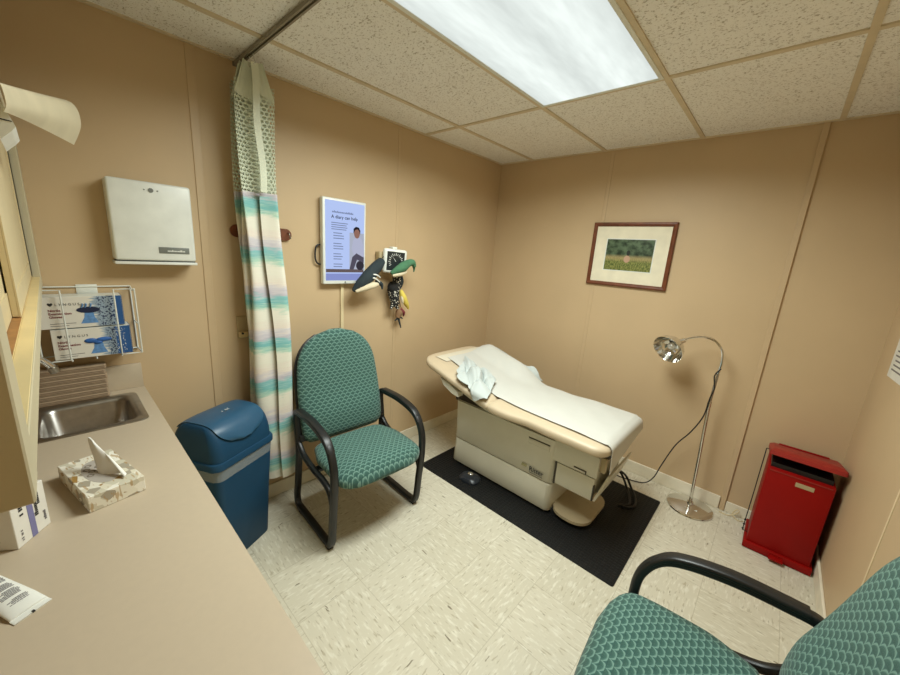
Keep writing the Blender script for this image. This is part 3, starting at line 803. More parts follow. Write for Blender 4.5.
for i in range(34):
    x = .016+.0031*i
    if i in (10, 11, 18, 24, 25): continue
    y0, y1 = -.016+rr.uniform(0, .004), .016-rr.uniform(0, .012)
    ns = 6
    for q in range(ns):
        a, b = y0+(y1-y0)*q/ns, y0+(y1-y0)*(q+.85)/ns
        za = lambda x, y: topz(x)/2*(1+math.sqrt(max(0, 1-(y/.026)**2)))+.0008
        tl.prism([Vector((x, a, za(x, a))), Vector((x+.0017, a, za(x+.0017, a))), Vector((x+.0017, b, za(x+.0017, b))), Vector((x, b, za(x, b)))], (0, 0, .0002))
tl.build('printed_text', m_inkgrey, TU, 0)
MB().box((-.0004, -.002, .0004), (.004, .002, .0032)).build('crimp_mark', m_ink, TU, 0)

# ------------------------------------------------------------------ wall cabinet with sliding doors
YC = -2.9325; ZB, ZT = 1.357, 1.90; XC = 1.705
WC = thing('wall_cabinet', 'cream wall cabinet with sliding doors above the counter at the left edge', 'cabinet', (0, YC, ZB))
D_ = YB+.001-YC; HT = ZT-ZB
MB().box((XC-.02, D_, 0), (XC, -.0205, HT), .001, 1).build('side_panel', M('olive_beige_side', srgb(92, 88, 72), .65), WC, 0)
MB().box((.001, D_, 0), (.02, -.0205, HT), .001, 1).build('side_panel', m_cream, WC, 0)
MB().box((.02, D_, 0), (XC-.02, -.0205, .018)).build('bottom_panel', m_creamdk, WC, 0)
MB().box((.02, D_, HT-.02), (XC-.02, -.0205, HT)).build('top_panel', m_creamdk, WC, 0)
MB().box((.02, D_, .018), (XC-.02, D_+.006, HT-.02)).build('back_panel', m_cream, WC, 0)
ff = MB()
ff.box((XC-.055, -.02, 0), (XC, 0, HT), .0015, 1); ff.box((.001, -.02, 0), (.13, 0, HT), .0015, 1)
ff.box((.1305, -.0195, 0), (XC-.0555, -.0005, .036), .001, 1); ff.box((.1305, -.0195, HT-.06), (XC-.0555, -.0005, HT), .001, 1)
ff.build('face_frame', M('putty_laminate', srgb(198, 187, 156), .45, var=.03), WC, 0)
MB().box((.02, D_+.006, .018), (XC-.02, -.0205, .040)).build('shelf_floor', M('lit_yellow_laminate', srgb(226, 204, 150), .4), WC, 0)  # yellow laminate, tinted lighter to paint light on its upward face
MB().box((.131, -.0203, .0362), (XC-.0558, -.0022, .0378), .0004, 1).build('sill_light_tint', M('lit_yellow_laminate', srgb(226, 204, 150), .4), WC, 0)  # same lit tint laid over the top of the rail
MB().box((.13, -.045, .0402), (XC-.056, -.0208, .0415)).build('door_track', m_rawwood, WC, 0)
for x0, x1, y in ((.14, 1.03, -.032), (.72, 1.33, -.044)):
    dr = MB().box((x0, y, .043), (x1, y+.009, HT-.045), .001, 1).build('sliding_door', m_cream, WC, 0)
    st = MB()
    st.box((x0, y+.009, .043), (x0+.05, y+.0115, HT-.045)); st.box((x1-.05, y+.009, .043), (x1, y+.0115, HT-.045))
    st.box((x0+.05, y+.009, .043), (x1-.05, y+.0115, .09)); st.build('door_edging', m_cream, dr, 0)
MB().box((.131, -.022, .0425), (.150, -.0192, HT-.06)).build('painted_gap_shadow', m_black, WC, 0)  # black strip stands in for the shadow gap beside the stile

# papers taped to the cabinet front
CU = thing('curled_paper', 'cream sheet of paper curling outward from the top of the wall cabinet', 'paper', (0, 0, 0))
# rows top / fold / lower edge; columns from the taped end (x = 1.2) to the free end (x = .62)
CT_ = [Vector((1.2, -2.9195, 1.780)), Vector((.9, -2.878, 1.843)), Vector((.62, -2.811, 1.902))]
CM_ = [Vector((1.2, -2.9165, 1.754)), Vector((.9, -2.868, 1.808)), Vector((.62, -2.798, 1.853))]
CB_ = [Vector((1.2, -2.9205, 1.741)), Vector((.9, -2.884, 1.779)), Vector((.62, -2.818, 1.796))]
CW_ = [Vector((1.2, -2.9310, 1.770)), Vector((.9, -2.925, 1.836)), Vector((.62, -2.875, 1.900))]
def q3(P, t): return P[0]*(2*(t-.5)*(t-1))+P[1]*(-4*t*(t-1))+P[2]*(2*t*(t-.5))
def curl(u, v):
    pts = [q3(P, v) for P in (CW_, CT_, CM_, CB_)]
    f = u*3; k = min(int(f), 2); t = f-k
    a, b, c, d = pts[max(k-1, 0)], pts[k], pts[k+1], pts[min(k+2, 3)]
    return .5*((2*b)+(c-a)*t+(2*a-5*b+4*c-d)*t*t+(3*b-a-3*c+d)*t**3)
MB().grid(curl, 18, 12, .0008).build('sheet', M('cream_curled_sheet', srgb(196, 184, 154), .6), CU, 60)
MB().box((1.15, YC+.0006, 1.766), (1.25, -2.9305, 1.7685), .0004, 1).build('taped_tab', M('cream_curled_sheet', srgb(196, 184, 154), .6), CU, 0)
PK = thing('printed_packet', 'white printed packet with a dark line taped to the front of the wall cabinet', 'packet', (1.10, YC, 1.713))
MB().prism([Vector((0, a, b)) for a, b in ((.0, .078), (.0065, .064), (.0115, .052), (.0200, .0255), (.0150, .018), (.0, .001))], (-.16, 0, 0)).build('wrapper', m_tube, PK, 0)
pq = lambda pts: [Vector((.0004, a, b)) for a, b in pts]
MB().prism(pq(((.001, .0345), (.0165, .0335), (.0170, .0318), (.001, .0325))), (.0004, 0, 0)).build('printed_rule', m_ink, PK, 0)
MB().prism(pq(((.0015, .058), (.0065, .052), (.0060, .046), (.0015, .050))), (.0004, 0, 0)).build('printed_mark', m_inkgrey, PK, 0)

# ------------------------------------------------------------------ framed picture
F = thing('framed_picture', 'framed photograph of a grassy meadow with a wide cream mat on the back wall', 'picture', (1.23, -.0026, 1.648))
hw_, hh_ = .283, .232; fw = .028
def mitre(inner, outer, y0, y1, sides):
    pass
fm_ = MB()
for a, b in (((-hw_,0,-hh_),(hw_,0,-hh_)), ((hw_,0,-hh_),(hw_,0,hh_)), ((hw_,0,hh_),(-hw_,0,hh_)), ((-hw_,0,hh_),(-hw_,0,-hh_))):
    a, b = Vector(a), Vector(b); inn = lambda p, w_: Vector((p.x-math.copysign(w_, p.x), p.y, p.z-math.copysign(w_, p.z)))
    prof = ((0, 0), (0, -.016), (.004, -.020), (.012, -.022), (.020, -.018), (.024, -.014), (fw, -.012), (fw, 0))
    fm_.loft([[inn(p, w_)+Vector((0, y, 0)) for w_, y in prof] for p in (a, b)])
fm_.build('frame', m_wood, F, 20)
MB().box((-hw_+.02, -.008, -hh_+.02), (hw_-.02, -.002, hh_-.02)).build('mat_board', m_matb, F, 0)
MB().box((-.172, -.0092, -.118), (.168, -.0078, .118)).build('mat_bevel', m_white, F, 0)
MB().grid(lambda u, v: (-.166+.328*u, -.0094, -.112+.224*v), 1, 1).build('photo_print', m_pic, F, 0)
PX = lambda a, b: Vector((a, -.0097, b))
an = MB(); an.prism([PX(-.008+.022*math.cos(2*PI*k/18)-.0, -.028+.026*math.sin(2*PI*k/18)) for k in range(18)], (0, -.0003, 0)); an.build('figure_print', M('pinkish_print', srgb(186, 150, 124), .6), F, 0)
an = MB(); an.prism([PX(-.004+.012*math.cos(2*PI*k/14), .016+.02*math.sin(2*PI*k/14)) for k in range(14)], (0, -.0004, 0)); an.build('figure_print', M('dark_print', srgb(30, 34, 26), .6), F, 0)

# notice on the right-hand wall
NO = thing('wall_notice', 'white paper notice on the right wall at the edge of the photo', 'paper', (W, -.40, 1.29))
NO.rotation_euler = (R(-2), 0, 0)
MB().box((-.002, -.14, -.135), (0, .14, .135)).build('sheet', m_tube, NO, 0)
nt = MB()
for i in range(9): nt.box((-.0024, -.11, -.10+.022*i), (-.0018, .10-.01*(i % 3), -.093+.022*i))
nt.build('printed_text', m_inkgrey, NO, 0)

# ------------------------------------------------------------------ swing-top bin
BN = thing('swing_top_bin', 'blue plastic swing top bin between the counter and the curtain', 'bin', (.225, -2.422, 0), R(-63.5+90))
# local x faces the room (front), local y along the width
bw, bd = .350, .285
b_ = MB()
rg = []
for z, s_ in ((.0, .80), (.004, .815), (.30, .90), (.55, .985), (.555, .985)):
    rg.append(rrect(bd*s_, bw*s_, .035, z, 6))
b_.loft(rg).build('body', m_blue, BN, 40)
lb = MB()
lb.loft([rrect(bd*q, bw*q, .038, z, 6) for z, q in ((.490, .962+.012), (.52, .972+.014), (.556, .985+.014))], False).build('liner', m_liner, BN, 40)
ld = MB(); rg = []
rg.append(rrect(bd*1.01, bw*1.01, .04, .548, 8)); rg.append(rrect(bd*1.04, bw*1.04, .042, .548, 8)); rg.append(rrect(bd*1.04, bw*1.04, .042, .572, 8)); rg.append(rrect(bd*1.02, bw*1.02, .042, .580, 8)); rg.append(rrect(bd*.985, bw*.985, .045, .582, 8))
def dome(f):   # f 0..1 over the dome
    z = .582+.165*math.sin(f*PI/2)
    kx = math.cos(f*PI/2)**.55; ky = .985*(.78+.22*math.cos(f*PI/2)**.8)
    return z, kx, ky
for k in range(1, 15):
    f = k/15.0; z, kx, ky = dome(f)
    rg.append(rrect(max(bd*.985*kx, .012), bw*ky, .045*max(kx, .12), z, 8))
ld.loft(rg).build('lid', m_blue, BN, 35)
def flap(u, v):
    # patch riding on the dome, from over the crown down the front
    yy = (u-.5)*2
    a = R(128)-R(128-24)*v                 # angle over the barrel (90 = crown)
    half = bw*.415*(1-.10*v)*math.sqrt(max(0.02, 1-(max(0, v-.66)/.345)**2.6)) if v > .66 else bw*.415*(1-.10*v)
    y = yy*half
    f = 1-abs(a-PI/2)/(PI/2)
    z, kx, ky = dome(max(0, min(.995, f)))
    x = math.copysign(bd*.985*kx/2, PI/2-a)
    lift = .006+.010*v*v
    nrm = Vector((math.cos(a)*1.0, 0, math.sin(a))).normalized()
    crown = -.020*(abs(yy)**4)
    return Vector((x, y, z))+nrm*(lift+crown*.4)
MB().grid(flap, 24, 20, .004).build('swing_flap', m_bluedk, BN, 50)
scribble(8, 'embossed_mark', m_liner, BN, frame_mtx((.035, -.03, .766), (0,1,0), (-.9,0,.3)), .018, 9)

# ------------------------------------------------------------------ chairs
def chair(loc, rz, label):
    C_ = thing('sled_base_armchair', label, 'chair', loc, rz, None)
    # local: x forward, y across (centre 0), back towards x = 0
    back = []
    H_ = .635; lean = .135
    def bk(s):  # centre of the front face at fraction s
        return Vector((.296-lean*s, 0, .450+H_*s))
    rings = []; NS = 26
    nrm = Vector((H_, 0, lean)).normalized()
    for i in range(NS+1):
        s = i/NS; sh = s*H_
        wd = .254+.013*sstep(0, .12, s)-.024*sstep(.38, .95, s)
        t0 = .40
        if sh > t0: wd *= max(.0, 1-((sh-t0)/(H_-t0))**2.5)**.5
        e0 = min(1, s/.05); wd *= (.90+.10*math.sqrt(1-(1-e0)**2))
        th = .046+.022*math.exp(-((s-.22)/.16)**2)
        e1 = min(1, (1-s)/.07); th *= .35+.65*math.sqrt(max(0, 1-(1-e1)**2)); th *= .5+.5*e0
        c = bk(s)-nrm*.03
        wd = max(wd, .03)
        rings.append([c+Vector((0, wd*math.copysign(abs(math.cos(a))**.62, math.cos(a)), 0))+nrm*(th*math.copysign(abs(math.sin(a))**.75, math.sin(a)) if math.sin(a) > 0 else .022*math.sin(a)) for a in [2*PI*k/40 for k in range(40)]])
    MB().loft(rings).build('backrest', m_fabback, C_, 60)
    sh_ = MB(); rg = []
    for r_ in rings[:-1]:
        c = sum(r_, Vector())/len(r_)
        rg.append([Vector((0, (p.y)*1.025, 0))+Vector((c.x, 0, c.z))-nrm*.034+nrm*(.012*math.sin(2*PI*k/40)) for k, p in enumerate(r_)])
    sh_.loft(rg).build('back_shell', m_black, C_, 60)
    # seat
    rings = []
    for i in range(25):
        q = i/24; x = .320+.435*q
        wd = .232+.037*sstep(0, .35, q)
        e = min(1, q/.06); wd *= .9+.1*math.sqrt(1-(1-e)**2)
        if q > .70: wd *= math.sqrt(max(.0, 1-((q-.70)/.318)**3.4))
        wd = max(wd, .05)
        top = .484-.006*(1-q)-.014*sstep(.6, 1, q)**1; bot = .388-.02*sstep(.4, .9, q)
        if q > .84:
            k = (q-.84)/.16; m_ = .5*(top+bot)-.015*k; hgt = (top-bot)/2*math.sqrt(max(.02, 1-k*k)); top, bot = m_+hgt, m_-hgt
        if q < .06: m_ = .5*(top+bot); hgt = (top-bot)/2*(.6+.4*e); top, bot = m_+hgt, m_-hgt
        mid, hg = (top+bot)/2, (top-bot)/2
        rings.append([Vector((x, wd*math.copysign(abs(math.cos(a))**.6, math.cos(a)), mid+hg*math.copysign(abs(math.sin(a))**.7, math.sin(a))-.010*(abs(math.cos(a))**3))) for a in [2*PI*k/44 for k in range(44)]])
    MB().loft(rings).build('seat', m_fabseat, C_, 60)
    MB().loft([rrect(.36, .40, .05, z, 5, .53, 0) for z in (.360, .376)]).build('seat_pan', m_black, C_)
    for sgn in (-1, 1):
        y = sgn*.284
        loop_ = [(.236,y,.022),(.43,y,.0205),(.60,y,.022),(.648,y,.055),(.666,y,.22),(.682,y,.40),(.668,y,.525),(.60,y,.612),(.45,y,.648),(.285,y,.650)]
        MB().tube(catmull(loop_, 7), 1, 14, flat=(.0165, .019), up=(0,1,0)).build('side_frame', m_black, C_, 60)
        rear = [(.285,y,.650),(.240,y,.642),(.226,y,.60),(.242,y,.48),(.248,y,.40),(.238,y,.30),(.222,y,.18),(.203,y,.09),(.212,y,.038),(.236,y,.022)]
        MB().tube(catmull(rear, 6), 1, 14, flat=(.0165, .018), up=(0,1,0)).build('rear_leg', m_black, C_, 60)
        pad = [(.265,y,.660),(.44,y,.663),(.585,y,.632),(.648,y,.575)]
        MB().tube(catmull(pad, 6), 1, 14, flat=(.010, .022), up=(0,1,0)).build('armrest', m_black, C_, 60)
        br_ = [(.244,y,.46),(.32,y,.405),(.45,y,.378),(.56,y,.372),(.63,y,.345),(.667,y,.28)]
        MB().tube(catmull(br_, 6), 1, 12, flat=(.015, .0145), up=(0,1,0)).build('seat_brace', m_black, C_, 60)
        MB().box((.43, min(y, sgn*.17), .366), (.47, max(y, sgn*.17), .386), .004).build('seat_bracket', m_black, C_)
        MB().box((.252, min(y, sgn*.19), .46), (.272, max(y, sgn*.19), .50), .004).build('back_bracket', m_black, C_)
        for fx in (.62, .27): MB().box((fx-.018, y-.016, 0), (fx+.018, y+.016, .012), .002).build('foot_glide', m_rubber, C_)
    for q_ in (-1, 1): MB().tube(catmull([(.26,q_*.2,.47),(.225,q_*.19,.475),(.195,q_*.15,.52),(.175,q_*.12,.6)], 5), .011, 8).build('back_support', m_black, C_)
    return C_
chair((0.008, -1.760, 0), R(-3), 'green patterned black framed armchair standing empty against the left wall')
chair((2.640, -1.837, 0), PI+R(4), 'green patterned armchair partly in view at the lower right foreground')

# ------------------------------------------------------------------ mat, exam table and what lies on it
MT = thing('floor_mat', 'black studded rubber mat lying under the exam table', 'mat', (1.08, -.72, 0))
MB().loft([rrect(1.425, .94, .012, 0, 3), rrect(1.425, .94, .012, .006, 3), rrect(1.395, .91, .012, .010, 3)]).build('rubber_sheet', m_rmat, MT, 30)
ZM = .0105
ET = thing('exam_table', 'beige padded medical exam table standing on the black mat', 'exam table', (0, 0, ZM))
x0, x1, y0, y1 = .495, 1.305, -.965, -.52
def bring(dx, z): return rrect(x1-x0+2*dx, y1-y0+2*dx, .035, z-ZM, 6, (x0+x1)/2, (y0+y1)/2)
MB().loft([bring(-.03, ZM), bring(-.03, .028)]).build('base_plate', m_rubber, ET)
MB().loft([bring(.004, .028), bring(.006, .034), bring(.0, .205), bring(-.006, .212)]).build('plinth_cover', m_table, ET, 40)
MB().loft([bring(-.012, .212), bring(-.012, .219)]).build('seam', m_tabledk, ET)
MB().loft([bring(-.002, .219), bring(.0, .222), bring(.006, .515)]).build('cabinet_body', m_table, ET, 40)
# pull-out foot section
MB().box((1.20, -.950, .25-ZM), (1.548, -.50, .505-ZM), .006).build('foot_section', m_table, ET)
MB().box((1.288, -.9625, .388-ZM), (1.560, -.9505, .520-ZM), .004).build('upper_drawer_front', m_table, ET)
dr = MB().box((1.322, -.9625, .243-ZM), (1.552, -.9505, .383-ZM), .004).build('lower_drawer_front', m_table, ET)
MB().box((1.308, -.958, .235-ZM), (1.320, -.9505, .40-ZM)).build('side_gap', m_tabledk, ET, 0)
MB().box((1.548, -.9635, .245-ZM), (1.556, -.952, .345-ZM)).build('drawer_slot', m_tabledk, ET, 0)
hd = MB(); hd.box((1.425, -.9665, .404-ZM), (1.500, -.9620, .410-ZM)); hd.box((1.494, -.9665, .388-ZM), (1.500, -.9620, .4035-ZM)); hd.build('pull_lip', m_tabledk, ET, 0)
MB().box((1.12, -.9735, .435-ZM), (1.268, -.9700, .468-ZM), .003).build('side_hatch', m_table, ET)
MB().box((1.12, -.9740, .470-ZM), (1.268, -.9706, .475-ZM)).build('hatch_gap', m_tabledk, ET, 0)
fp = MB()
fp.prism([Vector(p) for p in ((1.556, -.955, .245-ZM), (1.600, -.90, .40-ZM), (1.600, -.50, .40-ZM), (1.556, -.50, .245-ZM))], (.012, 0, 0))
fp.build('foot_panel', m_table, ET, 0)
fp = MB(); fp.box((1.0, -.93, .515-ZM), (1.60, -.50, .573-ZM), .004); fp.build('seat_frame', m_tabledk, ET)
MB().box((1.562, -.945, .43-ZM), (1.592, -.915, .52-ZM), .003).build('stirrup_socket', m_creamdk, ET)
st = MB(); st.loft([rrect(.24, .40, .10, z-ZM, 8, 1.428, -.77) for z in (.040, .058)]); st.build('step', M('beige_step', srgb(186, 170, 138), .5), ET)
MB().box((1.25, -.93, .014-ZM), (1.40, -.64, .0385-ZM)).build('step_arm', m_rubber, ET)
# lettering on the side
TXT = frame_mtx((1.148, -.9745, .250-ZM), (1,0,0), (0,0,1))
text('Ritter', 'maker_lettering', m_ink, ET, TXT, .045, depth=.0003, bold=.0006, sx=.95)
MB().box((1.150, -.9748, .238-ZM), (1.245, -.9738, .241-ZM)).build('underline', m_ink, ET, 0)
lg = MB(); lg.prism([Vector((1.088, -.9742, .262-ZM)), Vector((1.128, -.9742, .262-ZM)), Vector((1.132, -.9742, .280-ZM)), Vector((1.096, -.9742, .282-ZM))], (0, -.0005, 0)); lg.build('maker_emblem', M('sage_ink', srgb(156, 150, 108), .5), ET, 0)
# cushions: profile of the top and bottom along x
def ztop(x): 
    f = .658
    return f+.272*max(0, .87-x)+.012*math.exp(-((x-.87)/.09)**2)+.006*math.exp(-((x-1.35)/.2)**2)
def zbot(x): return (.575 if x > .9 else .575+.262*(.9-x))
CY, HW = -.788, .325
def hwid(x): return HW-.016*math.exp(-((x-1.16)/.10)**2)+.006*math.exp(-((x-.95)/.1)**2)
def cushion(xa, xb, ra, rb, n, name):
    rings = []
    for i in range(n+1):
        x = xa+(xb-xa)*(.5-.5*math.cos(PI*i/n))
        hw0 = hwid(x); zt_, zb_ = ztop(x), zbot(x); mid, hg = (zt_+zb_)/2, (zt_-zb_)/2
        def endf(d, r): 
            return 1.0 if d >= r else math.sqrt(max(.0, 1-(1-d/r)**2))
        ka = endf(x-xa, ra); kb = endf(xb-x, rb)
        hw0 = hw0-ra*(1-ka)-rb*(1-kb)
        e = min(endf(x-xa, .05), endf(xb-x, .05)); hg *= .35+.65*e
        rings.append([Vector((x, CY+hw0*math.copysign(abs(math.cos(a))**.42, math.cos(a)), mid+hg*math.copysign(abs(math.sin(a))**.62, math.sin(a))-ZM)) for a in [2*PI*k/56 for k in range(56)]])
    return MB().loft(rings).build(name, m_vinyl, ET, 60)
cushion(.865, 1.632, .02, .085, 44, 'seat_cushion')
cushion(.235, .875, .10, .02, 36, 'back_cushion')
# shell under the raised back
MB().prism([Vector(p) for p in ((.38, -1.0, .685-ZM), (.50, -1.0, .618-ZM), (.78, -1.0, .542-ZM), (.90, -1.0, .53-ZM), (.90, -1.0, .570-ZM), (.70, -1.0, .622-ZM), (.38, -1.0, .705-ZM))], (0, .49, 0)).build('back_shell', m_table, ET, 30)
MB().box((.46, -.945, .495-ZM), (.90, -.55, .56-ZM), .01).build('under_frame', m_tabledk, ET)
wg = MB(); wg.prism([Vector((.43, -1.095, .700-ZM)), Vector((.47, -1.10, .655-ZM)), Vector((.55, -1.10, .618-ZM)), Vector((.61, -1.098, .607-ZM)), Vector((.60, -1.095, .640-ZM)), Vector((.52, -1.095, .680-ZM))], (0, .055, 0)); wg.build('side_wing', m_table, ET, 30)

# paper sheet running down the table
TPp = thing('table_paper', 'long white paper sheet running down the top of the exam table', 'paper sheet', (0, 0, 0))
def surf(x, y):
    """top of the cushions at (x, y)"""
    h = hwid(x); q = min(1, abs(y-CY)/h)
    zt_, zb_ = ztop(x), zbot(x); mid, hg = (zt_+zb_)/2, (zt_-zb_)/2
    return mid+hg*(max(0, 1-q**(1/.42*2)))**.31
def lump(x, y): return .078*sstep(.97, .72, x)*sstep(.27, .44, x)*sstep(-.68, -.49, y)
def pap(u, v):
    L0, L1 = .355, 1.78
    s = L0+(L1-L0)*u
    xe = 1.640
    yf = -1.02-.045*sstep(1.1, 1.6, s)+.075*sstep(.9, .45, s)+.010*math.sin(s*9); yb = -.50+.022*sstep(.95, .6, s)+.008*math.sin(s*7+1)
    if s <= 1.60:
        y = yf+(yb-yf)*v
        z = surf(s, y)+.0090+lump(s, y)+.0022*math.sin(s*23+y*9)*math.sin(y*21+s*5)+.0015
        x = s
    else:
        k = (s-1.60)/(L1-1.60); y = yf+.01+(yb-.02-yf)*v
        ln = (.175-.085*v)*k; a = min(1, ln/.055)*PI/2; r = .035
        x = 1.60+r*math.sin(a)+.012*k
        z = surf(1.585, y)+.0055-r*(1-math.cos(a))-max(0, ln-.055)
    return (x, y, z)
MB().grid(pap, 110, 34, .0012).build('sheet', m_paper, TPp, 60)
# second crossways layer at the head end
def pap2(u, v):
    x = .300+.092*u; y = -1.01+.535*v+.03*(u-.5)
    return (x, y, surf(max(x, .31), y)+.0062+.6*lump(x, y)-.25*max(0,.31-x))
P2 = thing('head_paper', 'small cream paper square over the raised head end of the exam table', 'paper sheet', (0, 0, 0))
MB().grid(pap2, 16, 26, .001).build('sheet', M('cream_paper', srgb(214, 205, 184), .75, var=.01), P2, 60)

# crumpled gown lying over the near edge of the raised back
GW = thing('patient_gown', 'crumpled pale blue cloth gown draped over the near edge of the exam table', 'gown', (0, 0, 0))
def gown(u, v):
    x = .43+.34*u+.10*v+.03*math.sin(2.5*v)*(1-u)
    hang = v
    yt_ = -.835-.035*u-.015*math.sin(u*7)
    fall = .245+.075*math.exp(-((u-.72)/.15)**2)-.02*(abs(u-.5)*2)**3
    d = fall*hang
    edge = -1.085
    y = yt_-d
    rg_ = lambda t_: 2*abs(math.sin(t_))**.55-1
    fold = .030*rg_(4.6*u-3.4*v+1.0)+.019*rg_(7.4*u+2.6*v)+.006*math.sin(23*u-15*v+.6)
    fold *= (.35+.65*math.sin(PI*min(1, v+.05)))*(.4+.6*math.sin(PI*min(1,max(0,u))))
    fold = max(fold, -.024)
    if y > edge:
        z = surf(x, max(y, -1.08))+.0135+.024+fold
    else:
        over = edge-y; a = min(1, over/.05)*PI/2; r = .032
        y = edge-r*math.sin(a)
        z = surf(x, -1.08)+.030-r*(1-math.cos(a))-max(0, over-.05)
        y -= abs(fold)*.9+.006; z += fold*.3
    return (x, y, z)
MB().grid(gown, 64, 48, .0025).build('cloth', m_gown, GW, 60)
GB = thing('cloth_end', 'pale blue cloth bundle poking out under the far edge of the table paper', 'cloth', (0, 0, 0))
def gb(u, v):
    x = .41+.48*u; y = -.84+.425*v
    drop = sstep(1.0, .95, v)
    end = .040*sstep(.66, .84, u)*sstep(1.0, .9, u)*sstep(.885, .94, v)
    return (x, y+.008*math.sin(9*u)*v, surf(x, min(y, -.47))+.0045+(lump(x, min(y, -.46))*.93+end)*drop+(.006*math.sin(26*u+5*v) if u > .7 else 0)*drop*v)
MB().grid(gb, 24, 14, .003).build('cloth', m_gown, GB, 60)

# foot control on the mat
FPd = thing('foot_pedal', 'small black foot pedal with a shiny button on the black mat', 'foot pedal', (.745, -1.055, ZM), R(8))
MB().loft([rrect(.15*q, .115*q, .045, z, 8) for z, q in ((0, 1), (.012, 1), (.026, .86), (.032, .6), (.033, .3))]).build('housing', M('dark_blue_grey_plastic', (.018, .022, .03), .35), FPd)
MB().ell((-.008, .018, .030), (.022, .020, .012)).build('button', m_chrome, FPd)

# ------------------------------------------------------------------ gooseneck lamp and cords
LP = thing('gooseneck_lamp', 'chrome gooseneck floor lamp standing by the back wall', 'floor lamp', (1.945, -.150, 0))
MB().lathe([(.0, 0), (.133, 0), (.137, .004), (.135, .010), (.122, .016), (.06, .024), (.022, .030), (.018, .045), (.0, .045)], 40).build('base', m_chrome, LP)
MB().box((-.02, -.06, .0225), (.0, -.045, .024)).build('label', m_white, LP, 0)
MB().box((.028, -.055, .0215), (.05, -.040, .0235)).build('label', m_white, LP, 0)
MB().cyl((0, 0, .03), (-.028, 0, .74), .010, .010, 14).build('lower_pole', m_chrome, LP)
MB().cyl((-.028, 0, .74), (-.022, 0, .955), .0075, .0075, 14).build('upper_pole', m_steel, LP)
MB().cyl((-.0285, 0, .73), (-.028, 0, .765), .013, .012, 14).build('collar', m_chrome, LP)
gp = catmull([(-.022, 0, .95), (-.018, 0, 1.03), (-.030, 0, 1.10), (-.075, -.005, 1.155), (-.14, -.012, 1.168), (-.205, -.02, 1.148), (-.250, -.03, 1.118)], 7)
MB().tube(gp, .0072, 10).build('gooseneck', m_chrome, LP)
hd0 = Vector((-.250, -.03, 1.118)); hv = Vector((-.30, -.78, -.42)).normalized()
MB().cyl(hd0+Vector((.02, .005, .012)), hd0+Vector((-.025, -.012, -.016)), .015, .018, 16).build('socket', m_chrome, LP)
# reflector: axis hv points out of the bowl
sc_ = hd0+Vector((-.020, -.01, -.012))
q = Vector((0,0,1)).rotation_difference(hv).to_matrix().to_4x4(); q.translation = sc_
bowl = [(1.3*p_, 1.15*q_) for p_, q_ in ((.012, 0), (.030, .006), (.050, .022), (.064, .045), (.072, .074), (.0745, .080), (.0725, .0815), (.070, .075), (.062, .047), (.048, .025), (.029, .009), (.012, .003))]
MB().lathe(bowl, 36, q, False).build('reflector', m_chrome, LP, 50)
bb = MB(); bb.lathe([(.012, .002), (.014, .02), (.024, .038), (.027, .052), (.022, .066), (.010, .074), (.001, .076)], 20, q); bb.build('bulb', M('silvered_bulb', (.7, .68, .62), .15, .6), LP, 50)
MB().tube(catmull([(-.012, -.012, .99), (-.035, -.018, .94), (-.022, -.014, .86), (-.032, -.014, .78), (-.042, -.012, .66), (-.09, .02, .52), (-.16, .045, .38), (-.215, .06, .2), (-.25, .062, .07), (-.30, .04, .012), (-.40, .0, .0085), (-.47, -.01, .008), (-.50, .03, .006)], 8), .0038, 8).build('cord', m_blackm, LP)
PC = thing('power_cable', 'thick black power cables looping down behind the foot of the exam table', 'cable', (1.60, -.33, ZM))
for k in (0, 1):
    MB().tube(catmull([(-.10+.02*k, -.14, .22), (-.06+.03*k, -.03, .14), (-.02+.035*k, .02, .03), (.02+.04*k, -.04, .0095), (.05+.03*k, -.14, .0085), (.0+.03*k, -.2, .0085)], 8), .0075, 8).build('cable', m_blackm, PC)
WCd = thing('extension_lead', 'thin cream cord lying on the floor along the back baseboard behind the lamp base', 'cord', (2.150, -.05, 0))
MB().tube(catmull([(-.05, -.0, .004), (.0, .0, .004), (.035, .008, .03), (.05, .01, .055), (.035, .012, .06), (.02, .006, .02), (.05, -.012, .004), (.068, -.008, .004), (.08, .003, .004)], 7), .0032, 8).build('cord', m_cream, WCd)

# ------------------------------------------------------------------ red step-on bin in the corner
RB = thing('red_step_bin', 'red metal step-on waste bin in the corner by the right wall', 'waste bin', (2.39, -.185, 0))
w2, d2 = .136, .125
MB().box((-w2, -d2, .035), (w2, d2, .530), .006).build('body', m_red, RB)
MB().box((-w2+.012, -d2+.03, .529), (w2-.012, d2-.004, .556)).build('opening', m_black, RB, 0)
LT = Matrix.Translation((0, d2, .560)) @ Matrix.Rotation(R(-11.5), 4, 'X')
lid = MB(); lid.loft([[LT @ Vector((p.x, p.y-d2-.006, p.z)) for p in rg_] for rg_ in [rrect(2*w2+.032, 2*d2+.014, .012, z, 4, .006, 0) for z in (.0, .022)]+[rrect(2*w2+.0, 2*d2-.03, .012, .034, 4, .006, 0)]]); lid.build('lid', m_redlid, RB, 30)
MB().box((-w2+.03, -.05, .034), (w2-.03, -.03, .041), .002, 2, LT).build('lid_ridge', m_red, RB)
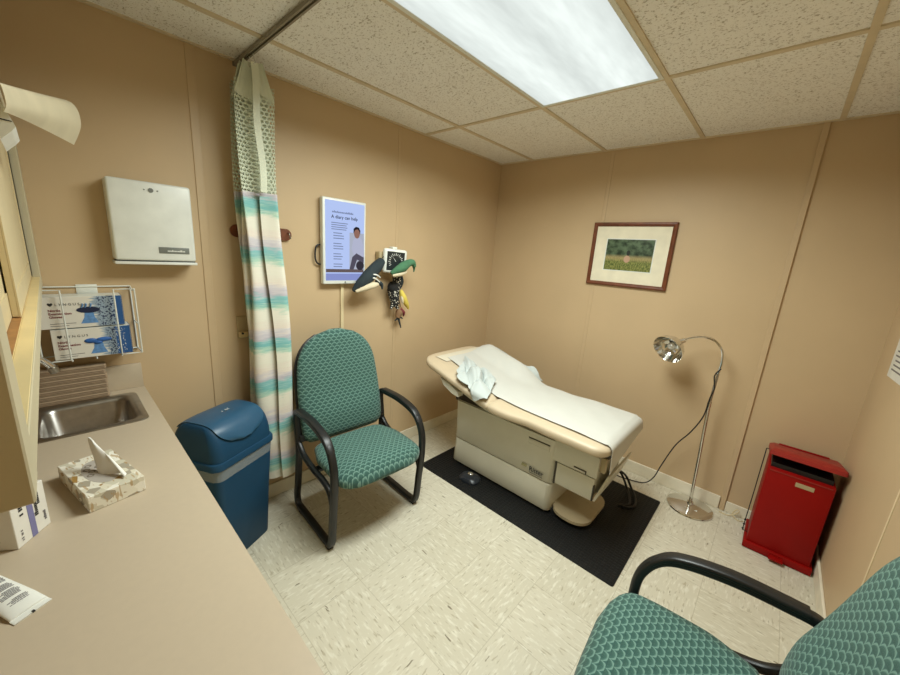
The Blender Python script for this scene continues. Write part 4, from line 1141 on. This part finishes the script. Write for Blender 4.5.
MB().box((-w2-.012, -d2-.014, .004), (w2+.012, d2, .045), .004).build('foot_rim', m_red, RB)
MB().box((-.032, -d2-.05, .018), (.032, -d2-.012, .03), .003).build('pedal', m_red, RB)
MB().box((-w2+.012, -d2-.0035, .518), (w2-.012, -d2-.0002, .524)).build('rim_edge', m_redlid, RB, 0)
MB().box((-.012, -d2-.0025, .472), (.062, -d2-.0002, .496), .0008, 1).build('label', m_creamdk, RB)
rd = MB(); rd.tube([(-w2-.022, -.03, .60), (-w2-.022, -.035, .32), (-w2-.024, -.04, .05)], .0025, 8); rd.tube([(-w2+.004, -.03, .60), (-w2-.022, -.03, .60)], .0025, 8); rd.tube([(-w2+.004, -.04, .05), (-w2-.024, -.04, .05)], .0025, 8)
rd.build('lift_rod', m_black, RB)
rd = MB()
for z in (.06, .09, .12): rd.ell((-w2-.024, -.04, z), (.006, .006, .006), 10, 6)
rd.build('rod_nut', m_black, RB)
for sx_ in (-1, 1):
    for sy_ in (-1, 1): MB().cyl((sx_*(w2-.02), sy_*(d2-.02), 0), (sx_*(w2-.02), sy_*(d2-.02), .006), .012, n=12).build('foot', m_rubber, RB)

# ------------------------------------------------------------------ camera and render look
cam = bpy.data.cameras.new('camera'); co_ = bpy.data.objects.new('camera', cam); COL.objects.link(co_)
a, b, c = .7315, 1.3405, .0686
Rm = Matrix.Rotation(a, 4, 'Z') @ Matrix.Rotation(b, 4, 'X') @ Matrix.Rotation(c, 4, 'Z')
co_.matrix_world = Matrix.Translation((2.1169, -2.9003, 1.5788)) @ Rm
cam.sensor_width = 36; cam.sensor_fit = 'HORIZONTAL'; cam.lens = 360.57/900*36; cam.clip_start = .02
SC.camera = co_
w_ = bpy.data.worlds.new('world'); SC.world = w_; w_.use_nodes = True
w_.node_tree.nodes['Background'].inputs[0].default_value = (.02, .018, .015, 1)
vs = SC.view_settings; vs.view_transform = 'Standard'; vs.look = 'None'; vs.gamma = 1; vs.use_curve_mapping = False; vs.exposure = 0.0
